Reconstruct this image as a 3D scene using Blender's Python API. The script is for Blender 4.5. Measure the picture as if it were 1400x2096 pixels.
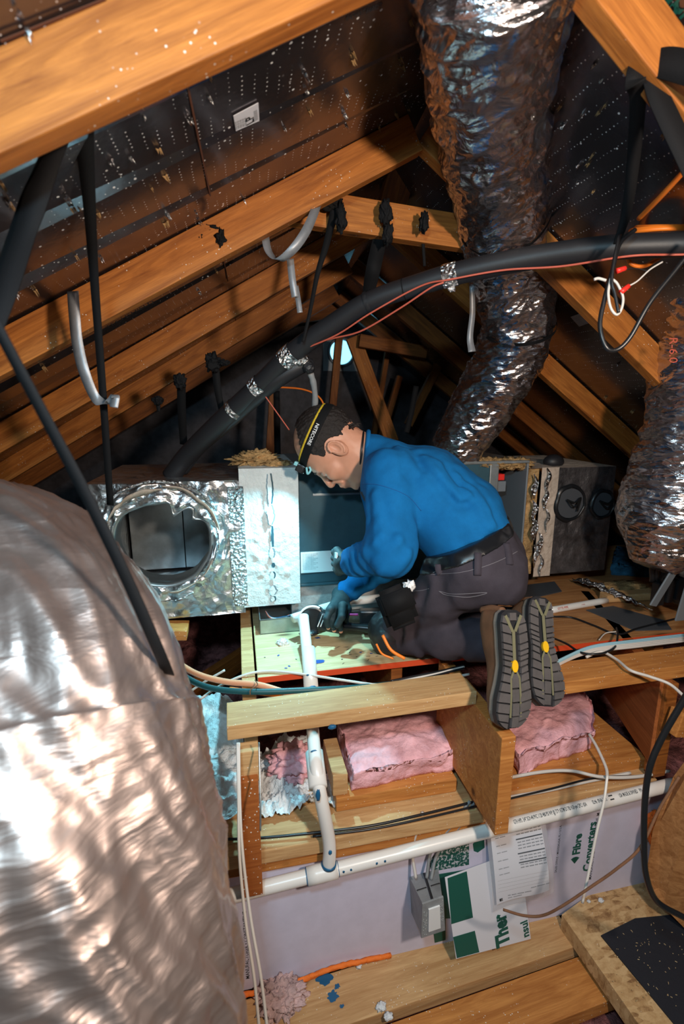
import bpy, bmesh, math, random
import numpy as np
from mathutils import Vector, Matrix, noise
from math import radians, sin, cos, pi
R = random.Random(7)
for o in list(bpy.data.objects): bpy.data.objects.remove(o)
S = bpy.context.scene
COL = S.collection

# ------------------------------------------------------------------ camera
FPX = 1000.0; YAW = radians(12); PIT = radians(12)
CAM = Vector((0, 0, 1.45))
FW = Vector((sin(YAW)*cos(PIT), cos(YAW)*cos(PIT), -sin(PIT)))
RT = Vector((cos(YAW), -sin(YAW), 0)); UP = RT.cross(FW)
cd = bpy.data.cameras.new('camera'); cam = bpy.data.objects.new('camera', cd); COL.objects.link(cam)
cam.matrix_world = Matrix((( RT.x, UP.x, -FW.x, CAM.x), (RT.y, UP.y, -FW.y, CAM.y), (RT.z, UP.z, -FW.z, CAM.z), (0, 0, 0, 1)))
cd.sensor_fit = 'VERTICAL'; cd.sensor_height = 36; cd.lens = FPX/2096*36; cd.clip_start = .02
cd.dof.use_dof = True; cd.dof.focus_distance = 1.45; cd.dof.aperture_fstop = 3.2
S.camera = cam
# ------------------------------------------------------------------ world, lamps, exposure
w = bpy.data.worlds.new('world'); S.world = w; w.use_nodes = True
w.node_tree.nodes['Background'].inputs[0].default_value = (.30, .42, .55, 1)
w.node_tree.nodes['Background'].inputs[1].default_value = .012
S.view_settings.view_transform = 'Standard'; S.view_settings.look = 'None'; S.view_settings.gamma = 1
S.view_settings.exposure = 0.0; S.view_settings.use_curve_mapping = False
def cpt(r, u, f): return CAM + RT*r + UP*u + FW*f
def area(name, loc, tgt, size, power, col):
    l = bpy.data.lights.new(name, 'AREA'); l.shape = 'DISK'; l.size = size; l.energy = power; l.color = col
    o = bpy.data.objects.new(name, l); COL.objects.link(o); o.location = loc
    o.rotation_euler = (Vector(tgt)-Vector(loc)).to_track_quat('-Z', 'Y').to_euler(); return o
def spot(name, loc, tgt, power, col, ang, size=.02, blend=.5):
    l = bpy.data.lights.new(name, 'SPOT'); l.energy = power; l.color = col; l.spot_size = radians(ang); l.spot_blend = blend; l.shadow_soft_size = size
    o = bpy.data.objects.new(name, l); COL.objects.link(o); o.location = loc
    o.rotation_euler = (Vector(tgt)-Vector(loc)).to_track_quat('-Z', 'Y').to_euler(); return o
KEY = area('work_lamp_light', cpt(.56, .20, -.08), cpt(.0, -.22, 1.3), .10, 23, (1, .83, .68))
COOL = area('cool_lamp_light', cpt(-.12, .36, -.12), cpt(.12, -.75, 1.0), .12, 13, (.50, .82, 1))

# ------------------------------------------------------------------ picture rays (building frame: x right, y depth, z up)
def ray(px, py): return FW + RT*((px-700)/FPX) + UP*((1048-py)/FPX)
def D(px, py, zc): return CAM + ray(px, py)*zc
def AY(px, py, v): d = ray(px, py); return CAM + d*(v/d.y)
def AZ(px, py, z): d = ray(px, py); return CAM + d*((z-CAM.z)/d.z)

# ------------------------------------------------------------------ materials
def mat(name):
    m = bpy.data.materials.new(name); m.use_nodes = True; nt = m.node_tree
    return m, nt, nt.nodes['Principled BSDF']
def N(nt, t, **k):
    n = nt.nodes.new(t)
    for a, b in k.items():
        if a.startswith('i_'): n.inputs[a[2:].replace('_', ' ')].default_value = b
        else: setattr(n, a, b)
    return n
def ramp(nt, fac, stops):
    r = N(nt, 'ShaderNodeValToRGB'); nt.links.new(fac, r.inputs[0]); e = r.color_ramp.elements
    while len(e) < len(stops): e.new(.5)
    for i, (p, c) in enumerate(stops):
        e[i].position = p; e[i].color = (*c, 1) if len(c) == 3 else c
    return r.outputs[0]
def coords(nt, scale=(1, 1, 1), kind='Object'):
    tc = N(nt, 'ShaderNodeTexCoord'); mp = N(nt, 'ShaderNodeMapping'); mp.inputs['Scale'].default_value = scale
    nt.links.new(tc.outputs[kind], mp.inputs[0]); return mp.outputs[0]
def noise_n(nt, vec, scale, detail=4, rough=.6, dist=0):
    n = N(nt, 'ShaderNodeTexNoise'); n.inputs['Scale'].default_value = scale; n.inputs['Detail'].default_value = detail
    n.inputs['Roughness'].default_value = rough; n.inputs['Distortion'].default_value = dist
    nt.links.new(vec, n.inputs['Vector']); return n.outputs['Fac']
def vor(nt, vec, scale, feat='F1', rnd=1):
    n = N(nt, 'ShaderNodeTexVoronoi', feature=feat); n.inputs['Scale'].default_value = scale
    n.inputs['Randomness'].default_value = rnd
    nt.links.new(vec, n.inputs['Vector']); return n.outputs['Distance']
def mixc(nt, fac, a, b):
    m = N(nt, 'ShaderNodeMix', data_type='RGBA')
    for s, v in ((m.inputs[0], fac), (m.inputs[6], a), (m.inputs[7], b)):
        if hasattr(v, 'links') or isinstance(v, bpy.types.NodeSocket): nt.links.new(v, s)
        elif isinstance(v, (int, float)): s.default_value = v
        else: s.default_value = (*v, 1)
    return m.outputs[2]
def bump(nt, b, h, strength, dist=.01):
    n = N(nt, 'ShaderNodeBump'); n.inputs['Strength'].default_value = strength; n.inputs['Distance'].default_value = dist
    nt.links.new(h, n.inputs['Height']); nt.links.new(n.outputs[0], b.inputs['Normal']); return n
def specks(nt, vec, scale, size, cover=.55):
    v = vor(nt, vec, scale); nn = noise_n(nt, vec, scale*.13, 2)
    a = ramp(nt, v, [(size, (1, 1, 1)), (size+.03, (0, 0, 0))])
    b = ramp(nt, nn, [(cover-.03, (0, 0, 0)), (cover+.03, (1, 1, 1))])
    m = N(nt, 'ShaderNodeMath', operation='MULTIPLY'); nt.links.new(a, m.inputs[0]); nt.links.new(b, m.inputs[1]); return m.outputs[0]
def wood(name, light, dark, sp=.16, cover=.55, stain=None, rough=.62):
    m, nt, b = mat(name); v = coords(nt, (1.2, 14, 14))
    g = noise_n(nt, v, 3.2, 6, .62, 1.2); fine = noise_n(nt, coords(nt, (6, 160, 160)), 2.2, 3, .6)
    c = ramp(nt, g, [(.30, dark), (.48, tuple(.45*a+.55*b_ for a, b_ in zip(light, dark))), (.68, light)])
    c2 = mixc(nt, .22, c, ramp(nt, fine, [(.35, dark), (.65, light)]))
    # knots
    kv = coords(nt, (3.0, 9, 9)); k = vor(nt, kv, 1.1)
    kr = ramp(nt, k, [(.07, (1, 1, 1)), (.12, (.3, .3, .3)), (.20, (0, 0, 0))])
    c3 = mixc(nt, kr, c2, tuple(x*.35 for x in dark))
    if stain:
        sn = noise_n(nt, coords(nt), 14, 3, .6); sr = ramp(nt, sn, [(.62, (0, 0, 0)), (.68, (1, 1, 1))]); c3 = mixc(nt, sr, c3, stain)
    s = specks(nt, coords(nt), 105, sp*.85, cover); c4 = mixc(nt, s, c3, (.75, .70, .62))
    nt.links.new(c4, b.inputs['Base Color']); b.inputs['Roughness'].default_value = rough
    b.inputs['Specular IOR Level'].default_value = .35
    bump(nt, b, g, .25, .004); return m
def plain(name, col, rough=.6, metal=0, bumps=None, spec=.5, var=0):
    m, nt, b = mat(name); b.inputs['Base Color'].default_value = (*col, 1); b.inputs['Roughness'].default_value = rough
    b.inputs['Metallic'].default_value = metal; b.inputs['Specular IOR Level'].default_value = spec
    if bumps: bump(nt, b, noise_n(nt, coords(nt), bumps[0], 5, .65), bumps[1], bumps[2] if len(bumps) > 2 else .01)
    if var:
        n = noise_n(nt, coords(nt), 18, 5, .65)
        nt.links.new(ramp(nt, n, [(.35, tuple(max(0, x*(1-var)) for x in col)), (.65, tuple(min(1, x*(1+var)) for x in col))]), b.inputs['Base Color'])
    return m
def foil(name, col=(.72, .68, .68), rough=.2, s=1.0, strength=.8, sc=(1, 1, 1)):
    m, nt, b = mat(name); b.inputs['Metallic'].default_value = 1; v = coords(nt, sc)
    b.inputs['Base Color'].default_value = (*col, 1)
    a = noise_n(nt, v, 16*s, 5, .6, .8); c = vor(nt, v, 42*s)
    mm = N(nt, 'ShaderNodeMath', operation='MULTIPLY_ADD'); nt.links.new(c, mm.inputs[0]); mm.inputs[1].default_value = .55; nt.links.new(a, mm.inputs[2])
    bump(nt, b, mm.outputs[0], strength, .02)
    r = noise_n(nt, v, 9, 3); mr = N(nt, 'ShaderNodeMapRange'); nt.links.new(r, mr.inputs[0])
    mr.inputs[3].default_value = rough*.7; mr.inputs[4].default_value = rough*1.6; nt.links.new(mr.outputs[0], b.inputs['Roughness'])
    return m
def deck_foil(name):
    m, nt, b = mat(name); v = coords(nt)
    d = vor(nt, v, 95, rnd=.12); dots = ramp(nt, d, [(.10, (1, 1, 1)), (.17, (0, 0, 0))])
    nn = noise_n(nt, v, 3.5, 3); dm = ramp(nt, nn, [(.40, (0, 0, 0)), (.55, (1, 1, 1))])
    mu = N(nt, 'ShaderNodeMath', operation='MULTIPLY'); nt.links.new(dots, mu.inputs[0]); nt.links.new(dm, mu.inputs[1])
    sp = specks(nt, v, 45, .10, .50)
    mx = N(nt, 'ShaderNodeMath', operation='MAXIMUM'); nt.links.new(mu.outputs[0], mx.inputs[0]); nt.links.new(sp, mx.inputs[1])
    nt.links.new(mixc(nt, mx.outputs[0], (.20, .185, .20), (.85, .85, .85)), b.inputs['Base Color'])
    inv = N(nt, 'ShaderNodeMapRange'); nt.links.new(mx.outputs[0], inv.inputs[0]); inv.inputs[3].default_value = .92; inv.inputs[4].default_value = .1
    nt.links.new(inv.outputs[0], b.inputs['Metallic']); b.inputs['Roughness'].default_value = .21
    bump(nt, b, noise_n(nt, v, 30, 3), .12, .004); return m

M = {}
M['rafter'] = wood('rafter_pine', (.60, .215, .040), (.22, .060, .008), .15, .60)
M['rafter_shaded'] = wood('rafter_pine_shaded', (.38, .125, .022), (.12, .033, .006), .10, .62)  # darker copy of rafter pine: shade of far and covered timbers in its colour
M['lumber'] = wood('lumber_grey_pine', (.68, .43, .205), (.40, .20, .075), .14, .55)
M['joist'] = wood('joist_orange_pine', (.64, .28, .075), (.33, .105, .020), .15, .54)
M['ply'] = wood('plywood_pale', (.72, .55, .32), (.45, .30, .14), .07, .6, stain=None)
M['plydark'] = wood('plywood_worn', (.56, .28, .11), (.26, .10, .03), .10, .6)
m, nt, b = mat('strand_board'); v_ = coords(nt); vv = N(nt, 'ShaderNodeTexVoronoi'); vv.inputs['Scale'].default_value = 34; mp_ = coords(nt, (1, 2.6, 1)); nt.links.new(mp_, vv.inputs['Vector'])
sp_ = N(nt, 'ShaderNodeSeparateColor'); nt.links.new(vv.outputs['Color'], sp_.inputs[0])
mm_ = N(nt, 'ShaderNodeMath', operation='MULTIPLY_ADD'); nt.links.new(sp_.outputs[0], mm_.inputs[0]); mm_.inputs[1].default_value = .35; nt.links.new(noise_n(nt, v_, 40, 5, .7), mm_.inputs[2])
nt.links.new(mixc(nt, specks(nt, v_, 110, .1, .56), ramp(nt, mm_.outputs[0], [(.42, (.24, .12, .045)), (.62, (.50, .30, .13)), (.9, (.66, .44, .22))]), (.75, .7, .62)), b.inputs['Base Color']); b.inputs['Roughness'].default_value = .7
bump(nt, b, mm_.outputs[0], .3, .004); M['osb'] = m
M['rededge'] = plain('red_painted_edge', (.62, .06, .01), .7)
M['foil'] = foil('duct_foil', (.62, .59, .61), .22, .9, .45, (.8, .8, 2.0))
M['foilbig'] = foil('foreground_duct_foil', (.47, .365, .33), .40, .5, .35, (.5, .5, 2.0))
_b = M['foilbig'].node_tree.nodes['Principled BSDF']; _b.inputs['Metallic'].default_value = .88; _b.inputs['Coat Weight'].default_value = .5; _b.inputs['Coat Roughness'].default_value = .08
M['foilbox'] = foil('box_wrap_foil', (.66, .68, .70), .30, .7, .45)
M['foiltape'] = foil('foil_tape', (.75, .75, .76), .22, 2.2, .9)
M['deck'] = deck_foil('radiant_barrier_foil')
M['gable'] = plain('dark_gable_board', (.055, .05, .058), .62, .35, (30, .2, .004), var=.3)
M['black'] = plain('black_webbing', (.005, .005, .006), .8, 0, (260, .3, .002), .25)
M['rubber'] = plain('black_foam_rubber', (.016, .016, .019), .5, 0, (90, .1, .002))
M['blackshiny'] = plain('black_plastic', (.010, .011, .013), .32)
M['tape'] = plain('grey_cloth_tape', (.30, .31, .33), .45, .4, (120, .2, .002), var=.15)
M['steel'] = plain('galvanised_steel', (.42, .46, .47), .38, .85, (25, .1, .004), var=.12)
M['steelpaint'] = plain('blue_grey_painted_steel', (.035, .085, .11), .38, .1, var=.1)
M['greymetal'] = plain('grey_painted_metal', (.22, .25, .28), .45, .3)
M['mastic'] = plain('white_duct_mastic', (.66, .70, .70), .75, 0, (40, .8, .01), var=.08)
M['mastic2'] = plain('beige_duct_mastic', (.52, .42, .34), .85, 0, (40, .8, .01), var=.12)
M['pvc'] = plain('white_pvc', (.80, .77, .74), .30, 0, None)
M['purple'] = plain('blue_pipe_cement', (.01, .10, .22), .4)
M['paper'] = plain('white_paper', (.74, .75, .82), .55)
M['panel'] = plain('printed_panel_board', (.66, .63, .78), .55, 0, (300, .1, .001), var=.04)
M['green'] = plain('dark_green_print', (.008, .10, .075), .55)
M['ink'] = plain('black_print', (.015, .02, .025), .6)
M['redprint'] = plain('red_print', (.55, .10, .06), .6)
M['whiteprint'] = plain('white_print', (.8, .8, .8), .6)
M['white_cable'] = plain('white_cable_jacket', (.62, .58, .54), .45)
M['blue_cable'] = plain('pale_blue_cable_jacket', (.30, .52, .62), .45)
M['teal_cable'] = plain('dark_teal_cable_jacket', (.012, .075, .085), .45)
M['orange_cable'] = plain('orange_cord', (.90, .22, .02), .45)
M['salmon'] = plain('salmon_tube', (.75, .33, .18), .5)
M['redwire'] = plain('red_wire', (.50, .10, .06), .5)
M['red'] = plain('red_wire_connector', (.85, .03, .02), .4)
M['yellow'] = plain('yellow_rubber', (.80, .45, .01), .5)
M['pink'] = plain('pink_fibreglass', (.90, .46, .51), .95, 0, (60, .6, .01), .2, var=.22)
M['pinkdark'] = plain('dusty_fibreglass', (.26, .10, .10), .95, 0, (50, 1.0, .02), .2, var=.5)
M['white_ins'] = plain('white_loose_insulation', (.86, .88, .9), .95, 0, (70, .7, .02), .2, var=.08)
M['tan'] = plain('tan_fibreglass_scrap', (.55, .34, .15), .95, 0, (60, 1.0, .02), .2, var=.4)
M['orangefoam'] = plain('orange_spray_foam', (.95, .20, .02), .7, 0, (60, .6, .01))
M['mat_dark'] = plain('dark_rubber_mat', (.012, .013, .020), .8, 0, (80, .4, .003))
M['greysheet'] = plain('grey_rubber_sheet', (.06, .065, .075), .6)
M['drywall'] = plain('drywall', (.30, .24, .20), .9, 0, (20, .3, .01), var=.3)
M['box_grey'] = plain('grey_junction_box', (.26, .27, .28), .55, 0, (140, .3, .003), var=.15)
M['concrete'] = plain('cement_grey', (.35, .35, .34), .85, 0, (50, .5, .006), var=.25)
M['skin'] = plain('skin', (.58, .27, .17), .5, 0, (120, .08, .002), var=.05)
M['lip'] = plain('lips', (.42, .14, .10), .5)
M['hair'] = plain('dark_hair', (.018, .012, .010), .55, 0, (300, .8, .004))
M['sweater'] = plain('blue_fleece', (.004, .125, .34), .9, 0, (350, .35, .002), .2, var=.10)
M['trouser'] = plain('charcoal_twill', (.045, .038, .050), .85, 0, (300, .3, .002), .25, var=.12)
M['glove'] = plain('dark_work_glove', (.010, .030, .038), .7, 0, (200, .3, .002))
M['leather'] = plain('brown_suede', (.17, .075, .035), .8, 0, (120, .3, .002), var=.2)
M['sole'] = plain('dark_grey_rubber_sole', (.085, .075, .075), .7, 0, (200, .3, .002), var=.15)
M['olive'] = plain('olive_sole_inlay', (.16, .15, .085), .7)
M['beige'] = plain('taupe_midsole', (.20, .17, .145), .7)
m, nt, b = mat('lit_vent_glass'); b.inputs['Emission Color'].default_value = (.25, .75, 1, 1); b.inputs['Emission Strength'].default_value = 2.2; M['ventglow'] = m
m, nt, b = mat('headlamp_lens'); b.inputs['Emission Color'].default_value = (.55, .95, 1, 1); b.inputs['Emission Strength'].default_value = 6; M['lens'] = m

# ------------------------------------------------------------------ object helpers
def mesh_obj(name, verts, faces, m, parent=None, smooth=False, mw=None, mats=None, fm=None):
    me = bpy.data.meshes.new(name); me.from_pydata([tuple(v) for v in verts], [], [tuple(f) for f in faces]); me.validate()
    ob = bpy.data.objects.new(name, me); COL.objects.link(ob)
    for x in (mats or [m]): me.materials.append(x)
    if fm is not None: me.polygons.foreach_set('material_index', fm)
    if smooth: me.polygons.foreach_set('use_smooth', [True]*len(me.polygons))
    if mw is not None: ob.matrix_world = mw
    if parent is not None:
        ob.parent = parent; ob.matrix_parent_inverse = world_of(parent).inverted()
    return ob
def world_of(o):
    m = o.matrix_basis.copy()
    if o.parent: m = world_of(o.parent) @ o.matrix_parent_inverse @ m
    return m
def tag(o, label, cat, group=None, kind=None):
    if label: o['label'] = label
    if cat: o['category'] = cat
    if group: o['group'] = group
    if kind: o['kind'] = kind
    return o
def thing(name, label, cat, loc=(0, 0, 0), group=None):
    o = bpy.data.objects.new(name, None); COL.objects.link(o); o.location = loc; o.empty_display_size = .05
    return tag(o, label, cat, group)
def bm_obj(name, bm, m, parent=None, smooth=False, mw=None, bevel=0, mats=None):
    if bevel: bmesh.ops.bevel(bm, geom=[e for e in bm.edges], offset=bevel, segments=2, affect='EDGES', profile=.6)
    bmesh.ops.recalc_face_normals(bm, faces=bm.faces)
    me = bpy.data.meshes.new(name); bm.to_mesh(me); bm.free()
    ob = bpy.data.objects.new(name, me); COL.objects.link(ob)
    for x in (mats or [m]): me.materials.append(x)
    if smooth: me.polygons.foreach_set('use_smooth', [True]*len(me.polygons))
    if mw is not None: ob.matrix_world = mw
    if parent is not None:
        ob.parent = parent; ob.matrix_parent_inverse = world_of(parent).inverted()
    return ob
def box_bm(sx, sy, sz, bm=None, off=(0, 0, 0), rot=None):
    bm = bm or bmesh.new(); r = bmesh.ops.create_cube(bm, size=1)
    bmesh.ops.scale(bm, vec=(sx, sy, sz), verts=r['verts'])
    if rot is not None: bmesh.ops.transform(bm, matrix=rot, verts=r['verts'])
    bmesh.ops.translate(bm, vec=off, verts=r['verts']); return bm
def frame(x, z_hint, loc):   # matrix whose X runs along x, Z near z_hint
    x = Vector(x).normalized(); y = Vector(z_hint).cross(x).normalized(); z = x.cross(y)
    return Matrix(((x.x, y.x, z.x, loc[0]), (x.y, y.y, z.y, loc[1]), (x.z, y.z, z.z, loc[2]), (0, 0, 0, 1)))
def board(name, p0, p1, w, h, m, up=(0, 0, 1), parent=None, bevel=.0025, anchor=(0, 0)):
    """timber from p0 to p1; w across, h along up; anchor shifts the section in halves"""
    p0 = Vector(p0); p1 = Vector(p1); L = (p1-p0).length; mw = frame(p1-p0, up, (p0+p1)/2)
    mw = mw @ Matrix.Translation((0, anchor[0]*w/2, anchor[1]*h/2))
    return bm_obj(name, box_bm(L, w, h), m, parent, mw=mw, bevel=bevel)
def boxw(name, x0, x1, y0, y1, z0, z1, m, parent=None, bevel=.003):
    return bm_obj(name, box_bm(x1-x0, y1-y0, z1-z0), m, parent, mw=Matrix.Translation(((x0+x1)/2, (y0+y1)/2, (z0+z1)/2)), bevel=bevel)
def cr(pts, n):   # catmull-rom through rows of numbers
    P = [np.array(p, float) for p in pts]; P = [2*P[0]-P[1]] + P + [2*P[-1]-P[-2]]; out = []
    segs = len(P)-3
    for i in range(n):
        t = i/(n-1)*segs; k = min(int(t), segs-1); t -= k; a, b_, c, d = P[k:k+4]
        out.append(.5*((2*b_)+(-a+c)*t+(2*a-5*b_+4*c-d)*t*t+(-a+3*b_-3*c+d)*t**3))
    return out
def tube_data(pts, rad, n=None, seg=12, disp=None, cap=True):
    """pts: points; rad: float or list per point. disp(s, a, t)->radius offset"""
    rr = rad if isinstance(rad, (list, tuple)) else [rad]*len(pts)
    rows = cr([(*p, r) for p, r in zip(pts, rr)], n or max(2, len(pts)*6))
    C = [Vector(r[:3]) for r in rows]; V = []; F = []; T0 = (C[1]-C[0]).normalized()
    nrm = T0.orthogonal().normalized(); s = 0
    for i, c in enumerate(C):
        T = (C[min(i+1, len(C)-1)]-C[max(i-1, 0)]).normalized()
        nrm = (nrm - T*nrm.dot(T)).normalized(); bn = T.cross(nrm)
        if i: s += (c-C[i-1]).length
        for j in range(seg):
            a = 2*pi*j/seg; r = rows[i][3]
            if disp: r += disp(s, a, i/(len(C)-1))
            V.append(c + (nrm*cos(a)+bn*sin(a))*r)
    for i in range(len(C)-1):
        for j in range(seg):
            k = (j+1) % seg; F.append((i*seg+j, i*seg+k, (i+1)*seg+k, (i+1)*seg+j))
    if cap: F.append(tuple(range(seg))[::-1]); F.append(tuple((len(C)-1)*seg+j for j in range(seg)))
    return V, F
def tube(name, pts, rad, m, parent=None, n=None, seg=12, disp=None, cap=True):
    V, F = tube_data(pts, rad, n, seg, disp, cap); return mesh_obj(name, V, F, m, parent, True)
def ribbon(name, pts, widths, m, parent=None, thick=.0016, side=None, n=None, twist=0):
    """strap through pts; side: direction of its width"""
    ww = widths if isinstance(widths, (list, tuple)) else [widths]*len(pts)
    rows = cr([(*p, x) for p, x in zip(pts, ww)], n or len(pts)*8); C = [Vector(r[:3]) for r in rows]; V = []; F = []
    for i, c in enumerate(C):
        T = (C[min(i+1, len(C)-1)]-C[max(i-1, 0)]).normalized()
        sd = Vector(side or RT); sd = (sd-T*sd.dot(T)).normalized(); nn = T.cross(sd)
        if twist:
            q = Matrix.Rotation(twist*i/(len(C)-1), 3, T); sd = q @ sd; nn = q @ nn
        h = sd*rows[i][3]/2; t = nn*thick/2
        V += [c-h-t, c+h-t, c+h+t, c-h+t]
    for i in range(len(C)-1):
        a = i*4; b_ = a+4
        for j in range(4): F.append((a+j, a+(j+1) % 4, b_+(j+1) % 4, b_+j))
    F += [(3, 2, 1, 0), tuple(len(V)-4+j for j in range(4))]
    return mesh_obj(name, V, F, m, parent, True)
def text(name, s, origin, xdir, ydir, size, m, parent=None, thick=.0004, align='LEFT', bold=0, fn=None, sx=1):
    """lettering: size = capital height in metres; xdir reading direction, ydir up of letters"""
    cu = bpy.data.curves.new(name, 'FONT'); cu.body = s; cu.size = 1; cu.align_x = align; cu.extrude = 0; cu.offset = bold; cu.resolution_u = 2
    tmp = bpy.data.objects.new(name, cu); COL.objects.link(tmp)
    dg = bpy.context.evaluated_depsgraph_get(); me = bpy.data.meshes.new_from_object(tmp.evaluated_get(dg)); bpy.data.objects.remove(tmp)
    k = size/.70; x = Vector(xdir).normalized(); y = Vector(ydir); y = (y-x*y.dot(x)).normalized(); z = x.cross(y); o = Vector(origin)
    V = [o + x*v.co.x*k*sx + y*v.co.y*k + z*thick for v in me.vertices]
    if fn: V = [fn(p) for p in V]
    F = [tuple(p.vertices) for p in me.polygons]; bpy.data.meshes.remove(me)
    return mesh_obj(name, V, F, m, parent)
def lump(name, c, r, m, parent=None, amp=.3, freq=3, sub=4, flat=None, rot=0):
    bm = bmesh.new(); bmesh.ops.create_icosphere(bm, subdivisions=sub, radius=1); sd = R.random()*50
    for v in bm.verts:
        n_ = noise.fractal(v.co*freq+Vector((sd, sd, 0)), 1, 2, 5)
        v.co *= 1+amp*n_
        v.co = Vector((v.co.x*r[0], v.co.y*r[1], v.co.z*r[2]))
        if flat is not None and v.co.z < flat: v.co.z = flat
    return bm_obj(name, bm, m, parent, True, Matrix.Translation(c) @ Matrix.Rotation(rot, 4, 'Z'))
# ================================================================== roof
SL, SR = .559, .713
def sl(v): return min(.60, .485+.050*max(v, .3))
def ldeck(u, v): return CAM.z + .56 - .075*v + sl(v)*u          # underside of the left roof boards
def lbot(u, v): return ldeck(u, v) - .098
def rbot(u, v): return CAM.z + .93 + .04*v - SR*u
def rdeck(u, v): return rbot(u, v) + .105
def ridge_u(v): return (.37+.06*0 + .115*v + .0)/(SL+SR) + .0
def ru(v): return ((.93+.04*v+.105) - (.56-.075*v))/(sl(v)+SR)
VB = 3.6
def slab(name, fn, u0, u1, v0, v1, m, th=.02, K=30):
    V = []; F = []
    for i in range(K+1):
        v = v0+(v1-v0)*i/K
        for u in (u0, u1(v)): V += [(u, v, fn(u, v)), (u, v, fn(u, v)+th)]
    for i in range(K):
        a = i*4; b = a+4; F += [(a, a+2, b+2, b), (a+3, a+1, b+1, b+3), (a+1, a, b, b+1), (a+2, a+3, b+3, b+2)]
    F += [(0, 1, 3, 2), (K*4, K*4+2, K*4+3, K*4+1)]
    return mesh_obj(name, V, F, m)
ceil_l = tag(slab('ceiling', ldeck, -3.2, ru, -1.2, VB, M['deck']), 'left slope of the roof, dark perforated foil-faced boards', 'roof', kind='structure')
ceil_r = tag(slab('ceiling', rdeck, 3.6, ru, -1.2, VB, M['deck']), 'right slope of the roof, dark foil-faced boards', 'roof', kind='structure')
# back gable
V = [(-3.2, VB, -.42), (3.6, VB, -.42), (3.6, VB, rdeck(3.6, VB)+.02), (ru(VB), VB, ldeck(ru(VB), VB)+.02), (-3.2, VB, ldeck(-3.2, VB)+.02)]
V += [(x, y+.03, z) for x, y, z in V]
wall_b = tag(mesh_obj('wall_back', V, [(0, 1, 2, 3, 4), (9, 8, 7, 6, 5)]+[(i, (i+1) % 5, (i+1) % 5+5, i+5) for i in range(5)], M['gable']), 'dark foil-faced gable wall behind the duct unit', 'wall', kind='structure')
# drywall below the joists
tag(boxw('floor', -3.2, 3.6, -1.2, VB, -.44, -.42, M['drywall']), 'dark ceiling board under the joists', 'floor', kind='structure')

# rafters: each one in its own vertical plane
def rafter(fn, u0, u1, v, label, m, h=.098, th=.038, grp=None):
    p0 = Vector((u0, v+th/2, fn(u0, v)+h/2)); p1 = Vector((u1, v+th/2, fn(u1, v)+h/2)); k = (p1-p0).normalized()
    return tag(board('rafter', p0, p1, th, h*abs(k.x), m), label, 'rafter', grp)
lv = [.69, 1.31, 1.92, 2.40, 2.9]
for i, (v, lab) in enumerate(zip(lv, ('nearest and largest left rafter, crossing the top left corner', 'second left rafter, with a black strap knotted around its lower edge',
        'third left rafter, grain stained, behind the two nearest ones', 'fourth left rafter, with a black strap hanging from it above the foil box', 'deepest left rafter, dim, near the gable wall'))):
    rafter(lbot, -2.6, ru(v)-.03, v, lab, M['rafter'] if i < 4 else M['rafter_shaded'])
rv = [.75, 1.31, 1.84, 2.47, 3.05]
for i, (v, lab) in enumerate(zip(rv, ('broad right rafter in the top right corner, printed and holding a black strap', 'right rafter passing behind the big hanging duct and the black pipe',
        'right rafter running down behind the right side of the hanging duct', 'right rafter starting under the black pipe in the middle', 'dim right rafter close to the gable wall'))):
    rafter(rbot, ru(v)-.0, 3.0, v, lab, M['rafter'] if i < 2 else (M['rafter_shaded'] if i > 2 else M['rafter']))
# joint strips between boards (thin gap lines on the foil)
for (u, v0, v1) in ((-.55, .73, 1.31), (.05, 1.35, 1.92)):
    pass
# collar tie
vt = 1.44
a = AY(560, 418, vt); b_ = AY(990, 486, vt); zt = (a.z+b_.z)/2
tag(board('collar_tie', a, b_, .038, .088, M['rafter'], anchor=(0, 0)), 'horizontal collar tie with a round knot, black straps tied over it', 'beam')
# web members at the back
def stick(px0, py0, px1, py1, v0, v1, w, label, m='rafter_shaded', th=.038):
    tag(board('truss_brace', AY(px0, py0, v0), AY(px1, py1, v1), w, th, M[m], up=(0, 1, 0)), label, 'brace')
stick(722, 690, 802, 905, 3.0, 3.0, .085, 'diagonal timber brace directly above the blue sweater', 'rafter')
stick(735, 697, 872, 722, 2.9, 2.9, .07, 'short horizontal timber web right of the round vent')
stick(694, 690, 676, 880, 3.1, 3.1, .045, 'thin upright stud passing in front of the round vent')
stick(818, 770, 780, 900, 3.3, 3.3, .04, 'slim leaning timber web right of the thick diagonal brace')
stick(796, 700, 765, 890, 3.4, 3.4, .035, 'slim leaning timber web against the gable wall')
stick(560, 800, 552, 930, 3.1, 3.1, .05, 'dim upright stud left of the grey conduit')
stick(835, 870, 900, 740, 3.0, 3.0, .05, 'dim timber brace behind the bent end of the hanging duct')
stick(872, 180, 800, 425, 1.5, 1.75, .09, 'shadowed timber brace hanging left of the big duct from the ridge')
stick(560, 655, 880, 610, 3.2, 3.2, .08, 'dim horizontal tie far back under the black pipe')

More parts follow.
